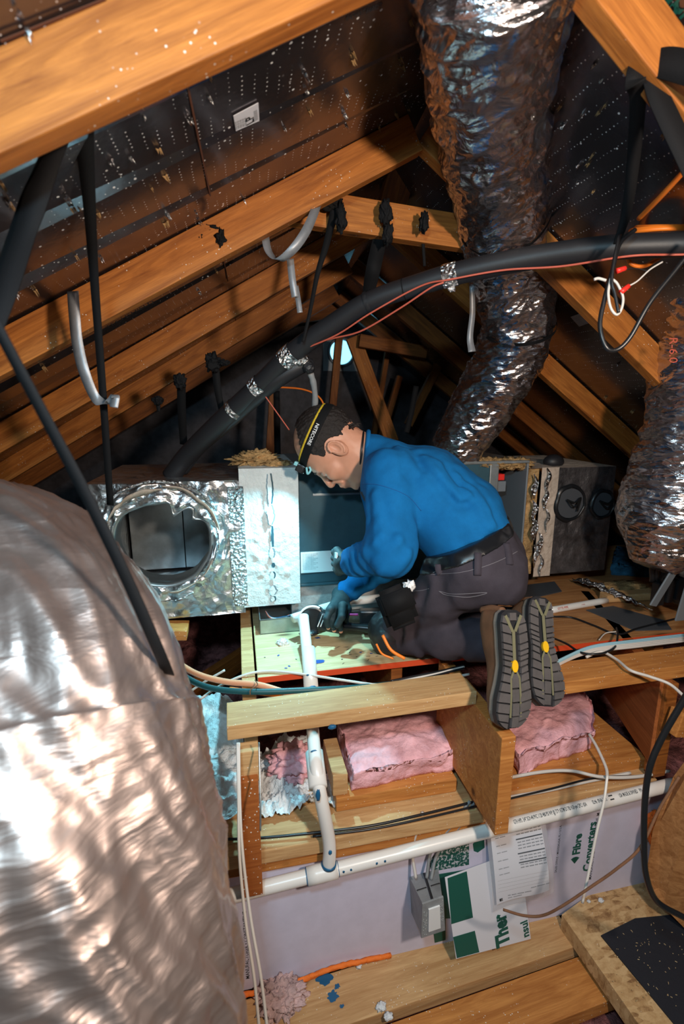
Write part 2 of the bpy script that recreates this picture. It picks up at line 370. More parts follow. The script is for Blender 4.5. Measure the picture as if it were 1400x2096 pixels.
# stickers and lettering on the roof boards
def lplane(px, py, fn_z0, slope, kv):   # hit of the picture ray with the left / right roof plane
    d = ray(px, py)   # CAM.z + t*d.z = CAM.z + z0 + kv*t*d.y + slope*t*d.x
    return CAM + d*(fn_z0/(d.z - kv*d.y - slope*d.x))
def LD(px, py):
    v = 1.3
    for _ in range(6): p = lplane(px, py, .56, sl(v), -.075); v = p.y
    return p
def RD(px, py): return lplane(px, py, .93+.105, -SR, .04)
nl = Vector((SL, -.075, -1)).normalized(); nr = Vector((-SR, .04, -1)).normalized()
def quad(name, ps, m, parent, n, off=.0015):
    V = [Vector(p)+n*off for p in ps] + [Vector(p)+n*(off-.001) for p in ps]
    return mesh_obj(name, V, [(0, 1, 2, 3), (7, 6, 5, 4), (0, 4, 5, 1), (1, 5, 6, 2), (2, 6, 7, 3), (3, 7, 4, 0)], m, parent)
st = quad('sticker', [LD(482, 267), LD(530, 246), LD(528, 209), LD(477, 236)], M['paper'], ceil_l, nl)
st['label'] = 'white printed sticker'
text('sticker_lettering', 'LP', LD(519, 247)+nl*.0024, LD(515, 218)-LD(519, 247), LD(503, 240)-LD(519, 232), .016, M['ink'], st, 0, bold=.02)
for k in range(5):
    a = LD(484+k*5.0, 262-k*2.2); b2 = LD(482+k*5, 240-k*2.2)
    text('sticker_lettering', 'IIIIIII III IIII', a+nl*.0024, b2-a, LD(478, 250)-LD(500, 240), .004, M['ink'], st, 0)
a = LD(527, 242); text('sticker_lettering', 'IIIIIIIIIIII', a+nl*.0024, LD(524, 215)-a, LD(515, 230)-LD(522, 227), .007, M['ink'], st, 0)
def deck_text(s, px0, py0, px1, py1, cap, hit, n, par, m='ink', bold=.01):
    a = hit(px0, py0); b2 = hit(px1, py1); x = (b2-a); up = n.cross(x).normalized()
    # letters read from below: x cross up must face the viewer (n points down into the attic)
    up = -up if x.cross(up).dot(n) < 0 else up
    o = text('printed_lettering', s, a, x, up, cap, M[m], par, .0012, bold=bold)
    xs = [ (v.co-a).dot(x.normalized()) for v in o.data.vertices]; L = max(xs); k = x.length/L
    xn = x.normalized()
    for v in o.data.vertices: v.co = v.co + xn*((v.co-a).dot(xn)*(k-1))
    return o
deck_text('TECHSHIELD', 218, 672, 315, 618, .024, LD, nl, ceil_l)
deck_text('LP', 660, 46, 698, 28, .055, LD, nl, ceil_l, bold=.03)
deck_text('TECH', 712, 24, 775, -4, .030, LD, nl, ceil_l)
deck_text('RADIANT BARRIER', 706, 42, 780, 14, .010, LD, nl, ceil_l)
deck_text('TECHSHIELD', 278, 788, 372, 738, .024, LD, nl, ceil_l)
deck_text('TECH', 905, 505, 950, 535, .03, RD, nr, ceil_r)
deck_text('TECHSH', 1340, -30, 1440, 92, .045, RD, nr, ceil_r, 'green', .02)
deck_text('BARRIER', 1310, -10, 1378, 44, .020, RD, nr, ceil_r, 'green')
s2 = quad('sticker', [RD(1168, 648), RD(1186, 668), RD(1208, 660), RD(1190, 640)], M['box_grey'], ceil_r, nr)
# board joints (narrow gaps showing raw edge)
def joint(hit, n, p, q, par, m='rededge'):
    a, b2 = hit(*p), hit(*q); s = (b2-a).cross(n).normalized()*.0016
    quad('board_joint', [a-s, a+s, b2+s, b2-s], M[m], par, n, .002)
M['gap'] = plain('raw_board_edge', (.10, .03, .012), .9)
joint(LD, nl, (374, 130), (430, 400), ceil_l, 'gap'); joint(LD, nl, (458, 535), (466, 575), ceil_l, 'gap'); joint(LD, nl, (478, 640), (490, 680), ceil_l, 'gap')
joint(LD, nl, (0, 82), (215, -5), ceil_l, 'gap')
# nail tips with torn foil and splinters pushed through the boards
for side, hit, n, par, pts in (('l', LD, nl, ceil_l, 90), ('r', RD, nr, ceil_r, 60)):
    proto = None; k = 0
    while k < pts:
        if side == 'l': px, py = R.uniform(0, 860), R.uniform(0, 900)
        else: px, py = R.uniform(900, 1400), R.uniform(60, 900)
        p = hit(px, py)
        if side == 'l' and (p.y > 2.6 or p.x > ru(p.y)-.05 or p.y < .3): continue
        if side == 'r' and (p.y > 3.0 or p.x < ru(p.y)+.05 or p.y < .3): continue
        k += 1
        if proto is None or k % 6 == 0:
            bm = bmesh.new()
            for q in range(4):
                a = q*1.6+R.random(); r_ = R.uniform(.004, .008)
                v1_ = bm.verts.new((cos(a)*r_, sin(a)*r_*.6, 0)); v2 = bm.verts.new((cos(a+.7)*r_*.8, sin(a+.7)*r_*.5, .0)); v3 = bm.verts.new((cos(a+.3)*r_*.5+R.uniform(-.003, .003), sin(a)*r_*.4, R.uniform(.008, .018)))
                v4 = bm.verts.new((0, 0, .001)); bm.faces.new((v1_, v2, v3)); bm.faces.new((v2, v4, v3)); bm.faces.new((v4, v1_, v3))
            me = bpy.data.meshes.new('nail_splinter'); bm.to_mesh(me); bm.free(); me.materials.append(M['foiltape'] if (k//6) % 2 else M['tan']); proto = me
        o = bpy.data.objects.new('nail_splinter', proto); COL.objects.link(o)
        z = n; x = z.orthogonal().normalized(); y = z.cross(x)
        mm = Matrix(((x.x, y.x, z.x, p.x), (x.y, y.y, z.y, p.y), (x.z, y.z, z.z, p.z), (0, 0, 0, 1))) @ Matrix.Rotation(R.uniform(0, 6), 4, 'Z') @ Matrix.Scale(R.uniform(.5, 1.15), 4)
        o.matrix_world = mm; o.parent = par; o.matrix_parent_inverse = world_of(par).inverted()

# round vent in the gable
c = AY(697, 722, VB-.0); vt_ = thing('round_vent', 'round glowing blue vent opening in the dark gable wall', 'vent', c)
bm = bmesh.new(); bmesh.ops.create_cone(bm, cap_ends=True, segments=40, radius1=.082, radius2=.082, depth=.012)
bm_obj('vent_glass', bm, M['ventglow'], vt_, mw=Matrix.Translation(c+Vector((0, -.02, 0))) @ Matrix.Rotation(pi/2, 4, 'X'))
V, F = [], []
for i in range(48):
    a = 2*pi*i/48
    for rr, yy in ((.085, -.05), (.102, -.05), (.102, 0), (.085, 0)): V.append(c+Vector((cos(a)*rr, yy, sin(a)*rr)))
for i in range(48):
    for j in range(4): F.append((i*4+j, i*4+(j+1) % 4, ((i+1) % 48)*4+(j+1) % 4, ((i+1) % 48)*4+j))
mesh_obj('vent_rim', V, F, M['greymetal'], vt_, True)
bm = box_bm(.26, .02, .22); bm_obj('vent_flange', bm, M['greymetal'], vt_, mw=Matrix.Translation(c+Vector((.0, -.008, -.02))), bevel=.003)

# ================================================================== flexible ducts
def wr(freq, amp, slant=1.0, seed=0, k=1.0):
    def f(s, a, t):
        p = Vector((cos(a)*1.2+seed, sin(a)*1.2, s*freq+slant*sin(a)))
        n1 = noise.noise(p); n2 = noise.noise(Vector((cos(a)*3+seed, sin(a)*3, s*freq*2.3+slant*sin(a)*2)))
        n3 = noise.noise(Vector((cos(a)*9, sin(a)*9+seed, s*freq*3.5)))
        return amp*(1-abs(n1)*2.2)*k + amp*.45*(1-abs(n2)*2) + amp*.18*n3
    return f
def P3(l): return [D(*q) for q in l]
# big duct hanging from the ridge
cd_ = thing('flexible_duct', 'large silver foil duct hanging in the centre, bent above the man', 'duct', D(1010, 300, 1.1))
pth = P3([(1022, -150, .66), (1012, 0, .77), (1006, 130, .90), (1008, 260, 1.06), (1024, 380, 1.25), (1036, 500, 1.42), (1052, 590, 1.54), (1060, 660, 1.62), (1038, 735, 1.72), (985, 830, 1.84), (930, 925, 1.94)])
tube('outer_jacket', pth, [.118, .115, .112, .112, .114, .113, .112, .106, .112, .106, .088], M['foil'], cd_, n=420, seg=150, disp=wr(13, .0095, 1.2, 2))
for (px, py, zc, r_) in ((1032, 440, 1.33, .1215), (1062, 668, 1.63, .117)):
    V = []; F = []; c = D(px, py, zc)
    k = min(range(len(pth)-1), key=lambda i: (pth[i]-c).length); T = (pth[min(k+1, len(pth)-1)]-pth[max(k-1, 0)]).normalized()
    tube('band', [c-T*.006, c+T*.006], r_+.001, M['black'], cd_, n=3, seg=60, cap=False)
# right-hand duct
rd_ = thing('flexible_duct', 'silver foil duct hanging down along the right edge, above the black bag', 'duct', D(1380, 900, 1.7))
pth = P3([(1520, 450, 1.14), (1495, 535, 1.24), (1470, 640, 1.42), (1455, 760, 1.5), (1440, 880, 1.55), (1405, 990, 1.60), (1365, 1085, 1.62), (1335, 1160, 1.62)])
tube('outer_jacket', pth, [.13, .14, .155, .16, .165, .17, .15, .06], M['foil'], rd_, n=300, seg=140, disp=wr(15, .0095, 1.0, 9))
deck = None
text('printed_lettering', 'R-6.0', D(1370, 690, 1.26), -UP, RT, .022, M['redprint'], rd_, 0)
# strap-tied duct in the left foreground
ld_ = thing('flexible_duct', 'huge silver insulated duct filling the lower left foreground, cinched by a black strap', 'duct', D(80, 1500, .7))
pth = P3([(-330, 1240, 1.15), (-60, 1235, .88), (70, 1330, .76), (85, 1520, .70), (85, 1750, .655), (105, 1980, .63), (110, 2300, .60), (110, 2700, .58)])
def big(s, a, t):
    f = wr(8, .013, 3.2, 4)(s, a, t) + .0022*noise.noise(Vector((cos(a)*14, sin(a)*14, s*34)))
    return f
tube('outer_jacket', pth, [.20, .212, .178, .205, .220, .222, .225, .22], M['foilbig'], ld_, n=460, seg=220, disp=big)

# ================================================================== duct unit (front face in the plane y = UY)
UY = 1.73
tl = AY(605, 957, UY); bl = AY(607, 1196, UY); trp = AY(1080, 955, UY); ub = bl.z; ut = tl.z
ah = thing('air_handler', 'long blue-grey steel furnace cabinet on its side behind the kneeling man', 'air handler', ((tl.x+trp.x)/2, UY+.25, ub))
x0, x1 = tl.x, trp.x; xd = AY(1000, 1000, UY).x; xf = AY(1018, 1000, UY).x
# closed panel, open bay with frame, back and ends
boxw('door_panel', x0, xd, UY, UY+.02, ub, ut-.004, M['steelpaint'], ah)
boxw('cabinet_back', x0, x1, UY+.47, UY+.49, ub, ut, M['rubber'], ah)  # black, so the shade of the open bay is in its colour
boxw('inner_wall', xf, x1-.006, UY+.20, UY+.21, ub, ut-.006, M['black'], ah)  # bay interior coloured black for the shade inside
boxw('cabinet_top', x0-.002, x1+.004, UY-.006, UY+.49, ut-.004, ut+.006, M['steel'], ah, .001)
boxw('cabinet_base', x0, x1, UY, UY+.49, ub-.012, ub, M['steelpaint'], ah)
boxw('side_panel', x0-.004, x0+.004, UY, UY+.48, ub, ut-.004, M['steelpaint'], ah)
boxw('side_panel', x1-.004, x1+.004, UY-.004, UY+.48, ub, ut-.004, M['greymetal'], ah)
boxw('frame_post', xd, xf, UY-.004, UY+.03, ub, ut-.004, M['steel'], ah)
boxw('control_box', AY(1016, 1000, UY).x+.02, AY(1052, 1000, UY).x, UY+.06, UY+.16, AY(1030, 1012, UY).z, AY(1030, 990, UY).z, M['greymetal'], ah)
boxw('ignition_module', AY(1016, 1000, UY).x+.02, AY(1048, 1000, UY).x, UY+.06, UY+.14, AY(1030, 988, UY).z, AY(1030, 975, UY).z, M['red'], ah)
boxw('panel_seam', AY(640, 1010, UY).x, AY(740, 1010, UY).x, UY-.004, UY, AY(690, 1013, UY).z, AY(690, 1009, UY).z, M['steel'], ah, .0005)
boxw('corner_rail', x0-.002, x0+.012, UY-.006, UY, ub, ut-.006, M['steelpaint'], ah, .001)
# rating plate
p0, p1 = AY(616, 1173, UY), AY(690, 1126, UY)
rp = boxw('rating_plate', p0.x, p1.x+.03, UY-.003, UY, p0.z, p1.z, M['whiteprint'], ah, .0003)
for k in range(11):
    text('plate_lettering', 'IIII II IIIII IIII III IIIIII IIIII II IIIII'[:44-k % 3*6], (p0.x+.006+.0, UY-.0035, p1.z-.010-k*.0058), (1, 0, 0), (0, 0, 1), .0036, M['greymetal'], rp)
# base rails under the cabinet
zr = AY(620, 1255, UY).z
tag(boxw('base_rail', AY(597, 1200, UY).x, x1+.02, UY+.015, UY+.055, zr-.01, ub-.012, M['concrete']), 'grey base rail under the furnace cabinet', 'rail')
tag(boxw('base_rail', AY(597, 1200, UY).x, x1+.02, UY+.40, UY+.45, zr-.01, ub-.012, M['concrete']), 'rear base rail hidden under the furnace cabinet', 'rail')

# foil wrapped plenum box, left, with a torn round opening
xl = AY(176, 1000, 1.70).x; xm = AY(492, 1000, 1.70).x; PY = 1.68
pz1 = AY(400, 985, PY).z; pz0 = AY(400, 1262, PY).z
pl = thing('duct_plenum', 'foil-wrapped duct box with a torn round opening, left of the cabinet', 'duct box', ((xl+xm)/2, PY+.28, pz0))
hc = AY(334, 1106, PY); hr = .156
def plen_front():
    # grid with circular hole, crumpled
    V = []; F = []; nr_, na = 26, 160; idx = {}
    W0, W1, Z0, Z1 = xl, xm, pz0, pz1
    for i in range(na):
        a = 2*pi*i/na; d = Vector((cos(a), sin(a)))
        hrr = hr*(1+.035*noise.noise(Vector((cos(a)*2.2, sin(a)*2.2, 3)))) - (.050*math.exp(-((a-1.12)/.16)**2)) - .03*math.exp(-((a-.62)/.12)**2) - .026*math.exp(-((a-1.7)/.65)**2)
        # distance to rectangle
        tx = ((W1-hc.x) if d.x > 0 else (hc.x-W0))/max(abs(d.x), 1e-6); tz = ((Z1-hc.z) if d.y > 0 else (hc.z-Z0))/max(abs(d.y), 1e-6)
        t1 = min(tx, tz)
        for j in range(nr_+1):
            f = j/nr_; r_ = hrr+(t1-hrr)*f
            x, z = hc.x+d.x*r_, hc.z+d.y*r_
            cr_ = math.exp(-((r_-hrr)/.075)**2)
            y = PY + .012*noise.fractal(Vector((x*9, z*9, 1)), 1, 2, 4)*(1.0) - cr_*(.020+.022*noise.noise(Vector((x*22, z*22, 5))) + .018*abs(noise.noise(Vector((a*5, r_*60, 2)))))
            if f == 1: y = PY + .006*noise.noise(Vector((x*12, z*12, 1)))
            if j == 0: y = PY+.03
            V.append((x, y, z))
    for i in range(na):
        k = (i+1) % na
        for j in range(nr_): F.append((i*(nr_+1)+j, k*(nr_+1)+j, k*(nr_+1)+j+1, i*(nr_+1)+j+1))
    return V, F
V, F = plen_front(); mesh_obj('foil_wrap', V, F, M['foilbox'], pl, True)
def wall_grid(name, o, ux, uy, nx, ny, amp, fr, m, parent, n):
    V = []; F = []
    for i in range(nx+1):
        for j in range(ny+1):
            p = Vector(o)+Vector(ux)*(i/nx)+Vector(uy)*(j/ny); e = min(1, 4*min(i/nx, 1-i/nx), 4*min(j/ny, 1-j/ny))
            V.append(p+Vector(n)*amp*e*noise.fractal(p*fr, 1, 2, 4))
    for i in range(nx):
        for j in range(ny): a = i*(ny+1)+j; F.append((a, a+ny+1, a+ny+2, a+1))
    return mesh_obj(name, V, F, m, parent, True)
dp = .56
wall_grid('foil_top', (xl, PY, pz1), (xm-xl+.01, 0, 0), (0, dp, 0), 60, 40, .012, 14, M['foilbox'], pl, (0, 0, 1))
wall_grid('foil_side', (xl, PY, pz0), (0, dp, 0), (0, 0, pz1-pz0), 30, 30, .01, 12, M['foilbox'], pl, (1, 0, 0))
wall_grid('foil_bottom', (xl, PY, pz0), (xm-xl, 0, 0), (0, dp, 0), 20, 20, .008, 12, M['foilbox'], pl, (0, 0, 1))
boxw('inner_back', xl+.01, xm, PY+dp-.02, PY+dp, pz0+.01, pz1-.01, M['steel'], pl)
boxw('inner_seam', hc.x+.005, hc.x+.009, PY+dp-.026, PY+dp-.02, pz0+.01, pz1-.02, M['black'], pl, .0005)
# rolled steel collar lip and torn liner
V = []; F = []; na = 120
for i in range(na):
    a = 2*pi*i/na
    hrr = hr*(1+.035*noise.noise(Vector((cos(a)*2.2, sin(a)*2.2, 3)))) - (.050*math.exp(-((a-1.12)/.16)**2)) - .03*math.exp(-((a-.62)/.12)**2) - .026*math.exp(-((a-1.7)/.65)**2)
    for q, (dr, dy) in enumerate(((.010, -.014), (.0, -.022), (-.006, -.006), (-.004, .05), (.0, .10))):
        V.append((hc.x+cos(a)*(hrr+dr), PY+dy, hc.z+sin(a)*(hrr+dr)))
for i in range(na):
    for j in range(4): F.append((i*5+j, ((i+1) % na)*5+j, ((i+1) % na)*5+j+1, i*5+j+1))
mesh_obj('steel_collar', V, F, M['steel'], pl, True)
for (a0, a1, rr, w_, m_) in ((.2, 1.5, 1.22, .020, 'mastic2'), (1.5, 2.7, 1.15, .022, 'mastic2'), (-1.5, -.4, 1.12, .014, 'mastic2'), (.55, 2.4, 1.32, .012, 'foiltape'), (-.5, .5, 1.17, .02, 'foiltape'), (-2.2, -1.1, 1.3, .012, 'foiltape')):
    pts = []
    for k in range(9):
        a = a0+(a1-a0)*k/8; r_ = hr*rr*(1+.05*noise.noise(Vector((a*3, rr*9, 0))))
        pts.append(Vector((hc.x+cos(a)*r_, PY-.040-.012*noise.noise(Vector((a*4, rr, 1))), hc.z+sin(a)*r_)))
    ribbon('torn_liner', pts, [.004]+[w_*R.uniform(.6, 1.3) for _ in range(7)]+[.003], M[m_], pl, .003, side=(.3, -.6, .7), n=50, twist=R.uniform(-1, 1))
# mastic coated section between the box and the cabinet
ms = thing('mastic_sleeve', 'white mastic-coated duct sleeve with a cracked joint beside the cabinet', 'duct section', ((xm+x0)/2, UY, ub-.03))
sx1 = x0+.004
wall_grid('coated_front', (xm-.004, PY-.003, pz0+.02), (sx1-xm+.002, 0, 0), (0, 0, AY(550, 958, PY).z-pz0-.02), 70, 110, .006, 26, M['mastic'], ms, (0, -1, 0))
wall_grid('coated_top', (xm-.004, PY-.003, AY(550, 958, PY).z), (sx1-xm+.002, 0, 0), (0, .5, 0), 30, 30, .006, 20, M['mastic'], ms, (0, 0, 1))
wall_grid('coated_base', (xm-.004, PY-.003, pz0+.02), (sx1-xm+.002, 0, 0), (0, .5, 0), 30, 30, .006, 20, M['mastic'], ms, (0, 0, 1))
# crack in the joint: torn dark openings
xc = AY(556, 1050, PY).x
for (py0, py1, w_) in ((968, 1030, .010), (1032, 1072, .018), (1075, 1118, .004), (1120, 1140, .012), (1150, 1160, .008), (1168, 1182, .010), (1196, 1216, .020), (1218, 1228, .010)):
    z1_, z0_ = AY(556, py0, PY).z, AY(556, py1, PY).z; V = []; K = 10
    for k in range(K+1): t = k/K; V.append((xc+w_/2*math.sin(pi*t)*R.uniform(.6, 1.2)+.003, PY-.0115, z0_+(z1_-z0_)*t))
    for k in range(K, -1, -1): t = k/K; V.append((xc-w_/2*math.sin(pi*t)*R.uniform(.5, 1.2)-.003, PY-.0115, z0_+(z1_-z0_)*t))
    mesh_obj('crack', V, [tuple(range(len(V)))], M['steelpaint'] if w_ < .012 else M['greymetal'], ms)
    if w_ > .009:
        mesh_obj('torn_flap', [Vector(v)+Vector((-.006, -.006, 0)) for v in V], [tuple(range(len(V)))], M['mastic'], ms)
# tape band printed with reinforcement scrim left of the mastic
for (xa, xb) in ((AY(466, 1000, PY).x, AY(498, 1000, PY).x),):
    wall_grid('scrim_tape', (xa, PY-.010, pz0+.03), (xb-xa, 0, 0), (0, 0, pz1-pz0-.05), 16, 60, .004, 40, M['foiltape'], pl, (0, -1, 0))
tag(lump('insulation_scrap', AY(522, 938, 1.8)+Vector((0, 0, -.005)), (.075, .05, .030), M['tan'], amp=.55, freq=4, sub=5), 'tan fibrous insulation scrap on top of the white mastic sleeve', 'insulation')
tag(lump('insulation_scrap', AY(565, 950, 1.76), (.05, .03, .015), M['tan'], amp=.6, freq=4, sub=4), 'small brown insulation tuft at the top of the cracked joint', 'insulation')
for k, (px, w_, mm_) in enumerate(((985, .05, 'tan'), (1010, .06, 'tan'), (1040, .055, 'tan'), (1065, .04, 'tan'))):
    tag(lump('insulation_scrap', AY(px, 949, UY+.05), (w_, .05, .022), M[mm_], amp=.6, freq=5, sub=4), ('torn insulation tuft on the cabinet top nearest the sweater', 'torn insulation tuft on the cabinet top, second from the sweater', 'torn insulation tuft on the cabinet top above the open bay', 'torn insulation tuft on the cabinet top at the beige sleeve')[k], 'insulation', 'insulation tufts on the cabinet')
# right plenum
RY = 1.76
rx0, rx1 = AY(1082, 1000, RY).x, AY(1256, 1000, RY).x; rz1 = AY(1160, 957, RY).z; rz0 = AY(1160, 1172, RY).z
rpn = thing('duct_plenum', 'dark foil duct box with round torn holes, right of the cabinet', 'duct box', ((rx0+rx1)/2, RY+.25, rz0))
xsplit = AY(1135, 1000, RY).x
wall_grid('foil_front', (xsplit, RY, rz0), (rx1-xsplit, 0, 0), (0, 0, rz1-rz0), 50, 50, .006, 20, plain('dull_dark_foil', (.20, .19, .20), .38, .85, (30, .6, .01), var=.4), rpn, (0, -1, 0))
wall_grid('foil_top', (rx0, RY, rz1), (rx1-rx0, 0, 0), (0, .5, 0), 40, 30, .006, 20, M['mastic2'], rpn, (0, 0, 1))
wall_grid('foil_side', (rx1, RY, rz0), (0, .5, 0), (0, 0, rz1-rz0), 20, 20, .006, 20, M['foil'], rpn, (1, 0, 0))
wall_grid('mastic_band', (rx0+.05, RY-.006, rz0-.005), (xsplit-rx0-.04, 0, 0), (0, 0, rz1-rz0+.008), 26, 60, .008, 30, M['mastic2'], rpn, (0, -1, 0))
wall_grid('raw_edge', (rx0, RY+.02, rz0), (.055, 0, 0), (0, 0, rz1-rz0), 14, 60, .012, 30, M['tan'], rpn, (0, -1, 0))
for k in range(9):
    px = R.uniform(1085, 1096) if k % 2 else R.uniform(1100, 1122); py = 970+k*22+R.uniform(-8, 8)
    q = AY(px, py, RY-.01)
    ribbon('torn_foil', [q+Vector((0, 0, .03)), q+Vector((.008, -.010, .0)), q+Vector((-.003, -.014, -.03)), q+Vector((.006, -.004, -.07))], [.004, .018*R.uniform(.5, 1.2), .026*R.uniform(.4, 1.1), .003], M['foiltape'], rpn, .001, twist=R.uniform(-1.6, 1.6), n=22)
for (px, py, r_) in ((1166, 1030, .062), (1232, 1032, .050)):
    c = AY(px, py, RY-.008); V = []; F = []
    for i in range(60):
        a = 2*pi*i/60; rr = r_*(1+.10*noise.noise(Vector((cos(a)*2, sin(a)*2, px))))
        for (k_, dy) in ((1.18, .0), (1.05, -.014), (.96, -.010), (.95, .06)): V.append(c+Vector((cos(a)*rr*k_, dy, sin(a)*rr*k_*1.12)))
    for i in range(60):
        for j in range(3): F.append((i*4+j, ((i+1) % 60)*4+j, ((i+1) % 60)*4+j+1, i*4+j+1))
    mesh_obj('torn_collar', V, F, M['blackshiny'], rpn, True)
    bm = bmesh.new(); bmesh.ops.create_cone(bm, cap_ends=True, segments=40, radius1=r_, radius2=r_, depth=.004)
    bm_obj('hole_cover', bm, M['greysheet'], rpn, mw=Matrix.Translation(c+Vector((0, -.002, 0))) @ Matrix.Rotation(pi/2, 4, 'X'))
    for k in range(2):
        ribbon('loose_strap', [c+Vector((-.03, -.02, .02)), c+Vector((0, -.035, -.01+.02*k)), c+Vector((.035, -.02, .025)), c+Vector((.02, -.025, -.03))], .006, M['black'], rpn, .002)
bm = bmesh.new(); bmesh.ops.create_uvsphere(bm, u_segments=24, v_segments=12, radius=.045); bmesh.ops.scale(bm, vec=(1, .8, .7), verts=bm.verts)
tag(bm_obj('vent_cap', bm, M['rubber'], smooth=True, mw=Matrix.Translation(AY(1133, 945, RY+.1))), 'black domed cap sitting on top of the right duct box', 'cap')
# ================================================================== lower framing
ZP, ZB, ZF = .67, .71, -.155
def lumpbox(name, quad4, z0, z1, m, parent=None, amp=.02, fr=9, nx=40, ny=30, nz=8, taper=.0):
    """soft slab over four ground corners (x, y) anticlockwise from front left"""
    A, B, C_, Dd = [Vector((p[0], p[1], 0)) for p in quad4]; V = []; F = []; idx = {}
    def P(i, j, k):
        key = (i, j, k)
        if key in idx: return idx[key]
        s, t, h = i/nx, j/ny, k/nz
        p = (A*(1-s)+B*s)*(1-t)+(Dd*(1-s)+C_*s)*t; p.z = z0+(z1-z0)*h
        cen = (A+B+C_+Dd)/4; cen.z = (z0+z1)/2
        e = (1-abs(2*s-1)**6)*(1-abs(2*t-1)**6)
        if k == nz: p.z -= (1-e)*(z1-z0)*.30
        q = p*fr; n_ = Vector((noise.fractal(q, 1, 2, 4), noise.fractal(q+Vector((9, 3, 1)), 1, 2, 4), noise.fractal(q+Vector((2, 8, 7)), 1, 2, 4)))
        if k == 0: n_.z = 0
        p = p+n_*amp; idx[key] = len(V); V.append(p); return idx[key]
    for i in range(nx):
        for j in range(ny):
            F.append((P(i, j, nz), P(i+1, j, nz), P(i+1, j+1, nz), P(i, j+1, nz))); F.append((P(i, j, 0), P(i, j+1, 0), P(i+1, j+1, 0), P(i+1, j, 0)))
    for k in range(nz):
        for i in range(nx):
            F.append((P(i, 0, k), P(i+1, 0, k), P(i+1, 0, k+1), P(i, 0, k+1))); F.append((P(i+1, ny, k), P(i, ny, k), P(i, ny, k+1), P(i+1, ny, k+1)))
        for j in range(ny):
            F.append((P(0, j+1, k), P(0, j, k), P(0, j, k+1), P(0, j+1, k+1))); F.append((P(nx, j, k), P(nx, j+1, k), P(nx, j+1, k+1), P(nx, j, k+1)))
    return mesh_obj(name, V, F, m, parent, True)
PB = 2.35   # back of the platform
VP_ = 1.335
# platform sheets
ps = tag(boxw('plywood_sheet', .028, .80, VP_, PB, ZP-.018, ZP, M['ply']), 'pale paint-spattered plywood platform sheet under the tool and knee', 'plywood')
boxw('painted_edge', .03, .80, VP_-.003, VP_, ZP-.018, ZP+.0005, M['rededge'], ps, .0004)
xr_ = AZ(1262, 1298, ZP).x
ps2 = tag(boxw('plywood_sheet', .804, 2.3, VP_-.01, PB, ZP-.018, ZP, M['plydark']), 'worn brown plywood platform sheet behind the shoes', 'plywood')
boxw('painted_edge', .806, xr_+.35, VP_-.013, VP_-.01, ZP-.018, ZP+.0005, M['rededge'], ps2, .0004)
# paint and glue stains on the plywood
def splat(px, py, r, m, par, z=ZP, asp=2.0, ang=0):
    c = AZ(px, py, z); V = []
    for i in range(26):
        a = 2*pi*i/26; rr = r*(1+.5*noise.noise(Vector((cos(a)*2+px, sin(a)*2+py, 0))))
        x, y = cos(a)*rr*asp, sin(a)*rr; V.append((c.x+x*cos(ang)-y*sin(ang), c.y+x*sin(ang)+y*cos(ang), z+.0012))
    return mesh_obj('paint_stain', V, [tuple(range(26))], M[m], par)
M['bluepaint'] = plain('blue_paint', (.01, .06, .28), .5)
splat(650, 1355, .011, 'bluepaint', ps, asp=2.2)
for (px, py, r_) in ((570, 1342, .003), (585, 1368, .003), (592, 1364, .003), (542, 1346, .002), (650, 1306, .006), (606, 1350, .002), (738, 1336, .003), (760, 1338, .003), (700, 1350, .002), (730, 1345, .002)):
    splat(px, py, r_, 'bluepaint' if r_ > .0025 else 'ink', ps, asp=1.6, ang=R.uniform(-1, 1))
for k in range(14):
    px, py = R.uniform(690, 790), R.uniform(1325, 1365); splat(px, py, .0011, 'ink', ps, asp=R.uniform(4, 10), ang=R.uniform(-.5, 1))
# framing under the platform
tag(boxw('rim_joist', -.018, .022, VP_-.03, 2.4, ZP-.27, ZP-.004, M['lumber']), 'pale joist forming the left edge of the platform', 'joist')
for x_, l_ in ((.45, 'joist in shadow under the middle of the plywood platform'), (1.45, 'joist in shadow under the right end of the platform')):
    tag(boxw('floor_joist', x_, x_+.038, 1.36, 2.3, ZP-.26, ZP-.019, M['rafter_shaded']), l_, 'joist')
# front beams (flat studs)
b0, b1 = AZ(463, 1491, ZB), AZ(975, 1415, ZB)
tag(board('timber_beam', (b0.x, 1.113, ZB-.019), (b1.x, 1.125, ZB-.019), .10, .038, M['lumber'], bevel=.002), 'flat timber beam across the front left, resting on the sawn post', 'beam')
c0 = AZ(1085, 1400, ZB)
bm = board('timber_beam', (c0.x, 1.115, ZB-.019), (2.2, 1.135, ZB-.019), .10, .038, M['joist'], bevel=.002)
tag(bm, 'flat timber beam across the right, behind the shoe soles', 'beam')
# blob of teal glue under the beam
tag(lump('glue_blob', AY(680, 1488, 1.063), (.010, .006, .006), M['purple'], amp=.3, sub=3), 'small teal glue blob on the front edge of the beam', 'glue')
# sawn post at the left
po = thing('sawn_post', 'short upright post with rust-red lower half in front of the white pipe', 'post', AY(515, 1830, 1.01))
tp = AY(515, 1515, 1.03); bt = AY(515, 1832, 1.0)
xw = .0205
boxw('upper_block', AY(494, 1600, 1.0).x-.002, AY(532, 1600, 1.0).x, 1.014, 1.052, AY(515, 1610, 1.0).z, ZB-.0385, M['lumber'], po)
boxw('lower_block', AY(492, 1700, 1.0).x, AY(532, 1700, 1.0).x+.001, .995, 1.035, bt.z, AY(515, 1595, 1.0).z, wood('rust_stained_block', (.42, .13, .03), (.26, .065, .012), .19, .42), po)
# long joist whose sawn end points at the camera
jx = AZ(1040, 1503, .672).x
tag(boxw('floor_joist', .593, .631, .935, 1.32, .392, .6715, M['joist']), 'deep joist with its sawn end towards the viewer, under the near shoe', 'joist')
